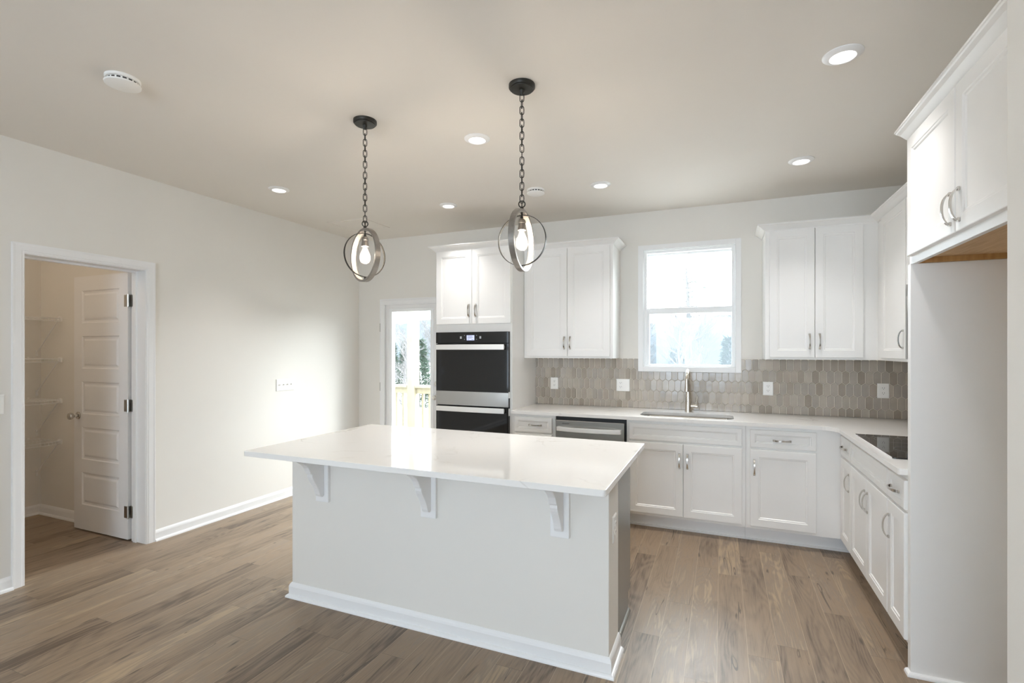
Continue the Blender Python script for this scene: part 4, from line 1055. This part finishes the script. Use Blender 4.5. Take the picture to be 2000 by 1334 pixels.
def bare_tree(seed):
    rg = random.Random(seed); t = thing('bare_tree', 'bare grey winter tree among many in the woodland behind the house', 'tree', (0, 0, -4), 0, FOR)
    b = B(); pts = [(0, 0, 0)]; x = y = 0
    for i in range(1, 7): x += rg.uniform(-.14, .14); y += rg.uniform(-.14, .14); pts.append((x, y, i * 1.15))
    b.tube(pts, [0.13 * (1 - 0.12 * i) for i in range(7)], 7); obj('trunk', b, M['bark'], t, world=False)
    b = B()
    for i in range(20):
        k = rg.uniform(1.7, 6.0); j = int(k); q = Vector(pts[min(j, 6)]).lerp(Vector(pts[min(j + 1, 6)]), k - j); a = rg.uniform(0, 2 * PI)
        grow(b, q, (math.cos(a), math.sin(a), rg.uniform(0.4, 1.3)), rg.uniform(0.6, 1.15), 0.032, 3, rg, 0.75)
    o = obj('twigs', b, M['bark'], t, world=False); o['kind'] = 'stuff'; return t
def evergreen(seed):
    rg = random.Random(seed); t = thing('evergreen_tree', 'green-grey bushy evergreen among the bare trees behind the house', 'tree', (0, 0, -4), 0, 'evergreens in the woodland behind the house')
    b = B(); b.tube([(0, 0, 0), (0.05, 0, 3), (0, 0, 6.2)], [0.13, 0.09, 0.03], 7); obj('trunk', b, M['bark'], t, world=False)
    b = B()
    for i in range(1500):
        z = rg.uniform(0.6, 6.6); R_ = 1.35 * (1 - z / 7.2) + 0.2; a = rg.uniform(0, 2 * PI); r_ = R_ * math.sqrt(rg.uniform(0.1, 1)); p = Vector((r_ * math.cos(a), r_ * math.sin(a), z))
        d = Vector((math.cos(a + rg.uniform(-.7, .7)), math.sin(a + rg.uniform(-.7, .7)), rg.uniform(-0.3, 0.8))).normalized(); s_ = d.orthogonal().normalized() * 0.06; L = rg.uniform(0.25, 0.5)
        b.face([b.v(*(p - s_)), b.v(*(p + s_)), b.v(*(p + d * L + s_ * 0.3)), b.v(*(p + d * L - s_ * 0.3))])
        s_ = d.cross(s_).normalized() * 0.06
        b.face([b.v(*(p - s_)), b.v(*(p + s_)), b.v(*(p + d * L))])
    o = obj('foliage', b, M['needles'], t, world=False); o['kind'] = 'stuff'; return t
rg = random.Random(11)
protos = [bare_tree(s_) for s_ in (1, 2, 3)]; evs = [evergreen(7)]
spots = []
def cone(s0, s1, n):
    k = 0; tries = 0
    while k < n and tries < 4000:
        tries += 1
        Y = rg.uniform(18.5, 44); X = 3.02 + rg.uniform(s0, s1) * (Y + 4.7)
        if all((X - a) ** 2 + (Y - c) ** 2 > 3.1 ** 2 for a, c in spots): spots.append((X, Y)); k += 1
cone(-0.24, 0.12, 30); cone(-0.86, -0.53, 32)
EV = (5, 12, 16, 26, 33, 38, 40, 47, 55)
used = set(); used_e = False
for i, (X, Y) in enumerate(spots):
    sc = rg.uniform(0.85, 1.0) * (0.95 + (Y - 19) * 0.011); rz = rg.uniform(0, 6.28)
    if i in EV:
        o = evs[0] if not used_e else dup(evs[0]); used_e = True; sc *= 0.9
    else:
        k = i % 3; o = protos[k] if k not in used else dup(protos[k]); used.add(k)
    o.location = (X, Y, -4.05); o.rotation_euler = (0, 0, rz); o.scale = (sc, sc, sc)
# tangled brush on the woodland floor
b = B()
for i in range(3200):
    Y = rg.uniform(19.5, 36); X = 3.02 + (rg.uniform(-0.24, 0.13) if i % 2 else rg.uniform(-0.86, -0.53)) * (Y + 4.7); z = -2.2 if Y < 18.5 else -4.05
    d = Vector((rg.uniform(-1, 1), rg.uniform(-1, 1), rg.uniform(0.8, 2.2))).normalized(); p = Vector((X, Y, z)); L = rg.uniform(0.7, 1.5)
    if any((X - a_) ** 2 + (Y - c_) ** 2 < (6.5 if k_ in EV else 0.9) for k_, (a_, c_) in enumerate(spots)) or (X - 1.2) ** 2 + (Y - 25) ** 2 < 2: continue
    m_ = p + d * L * 0.5 + Vector((rg.gauss(0, .12), rg.gauss(0, .12), 0)); q = p + d * L
    b.tube([p, m_, q], [0.022, 0.015, 0.006], 3)
br = obj('undergrowth', b, M['bark']); tag(br, 'tangled bare undergrowth on the woodland floor behind the house', 'undergrowth'); br['kind'] = 'stuff'
# lone tall pine standing above the rest
pn = thing('pine_tree', 'tall thin pine rising above the woodland in the upper window sash', 'tree', (1.22, 25, -4))
b = B(); b.tube([(1.30, 25, -4), (1.34, 25, 0), (1.27, 25, 4), (1.16, 25, 6.1)], [0.17, 0.15, 0.11, 0.045], 8); obj('trunk', b, M['bark'], pn, smooth=True)
b = B(); bf = B(); rg = random.Random(4)
for k in range(17):
    z = 3.9 + (k % 9) * 0.27; a = rg.uniform(0, 2 * PI); L = rg.uniform(0.35, 0.95) * (1.2 - abs(z - 5.0) * 0.3); x0 = 1.27 - (z - 4) * 0.05
    if k < 2: z = 3.4; L = 0.25
    e_ = Vector((x0 + L * math.cos(a), 25 + L * math.sin(a), z + rg.uniform(-0.1, 0.25)))
    b.tube([(x0, 25, z), tuple((Vector((x0, 25, z)) + e_) / 2 + Vector((0, 0, 0.05))), tuple(e_)], [0.03, 0.02, 0.012], 4)
    for j in range(26):
        p = e_ + Vector((rg.gauss(0, .09), rg.gauss(0, .09), rg.gauss(0, .05))); d = Vector((rg.uniform(-1, 1), rg.uniform(-1, 1), rg.uniform(-.3, 1))).normalized(); s_ = d.orthogonal().normalized() * 0.016
        bf.face([bf.v(*(p - s_)), bf.v(*(p + s_)), bf.v(*(p + d * 0.14))])
obj('branches', b, M['bark'], pn); o = obj('needles', bf, M['needles'], pn); o['kind'] = 'stuff'
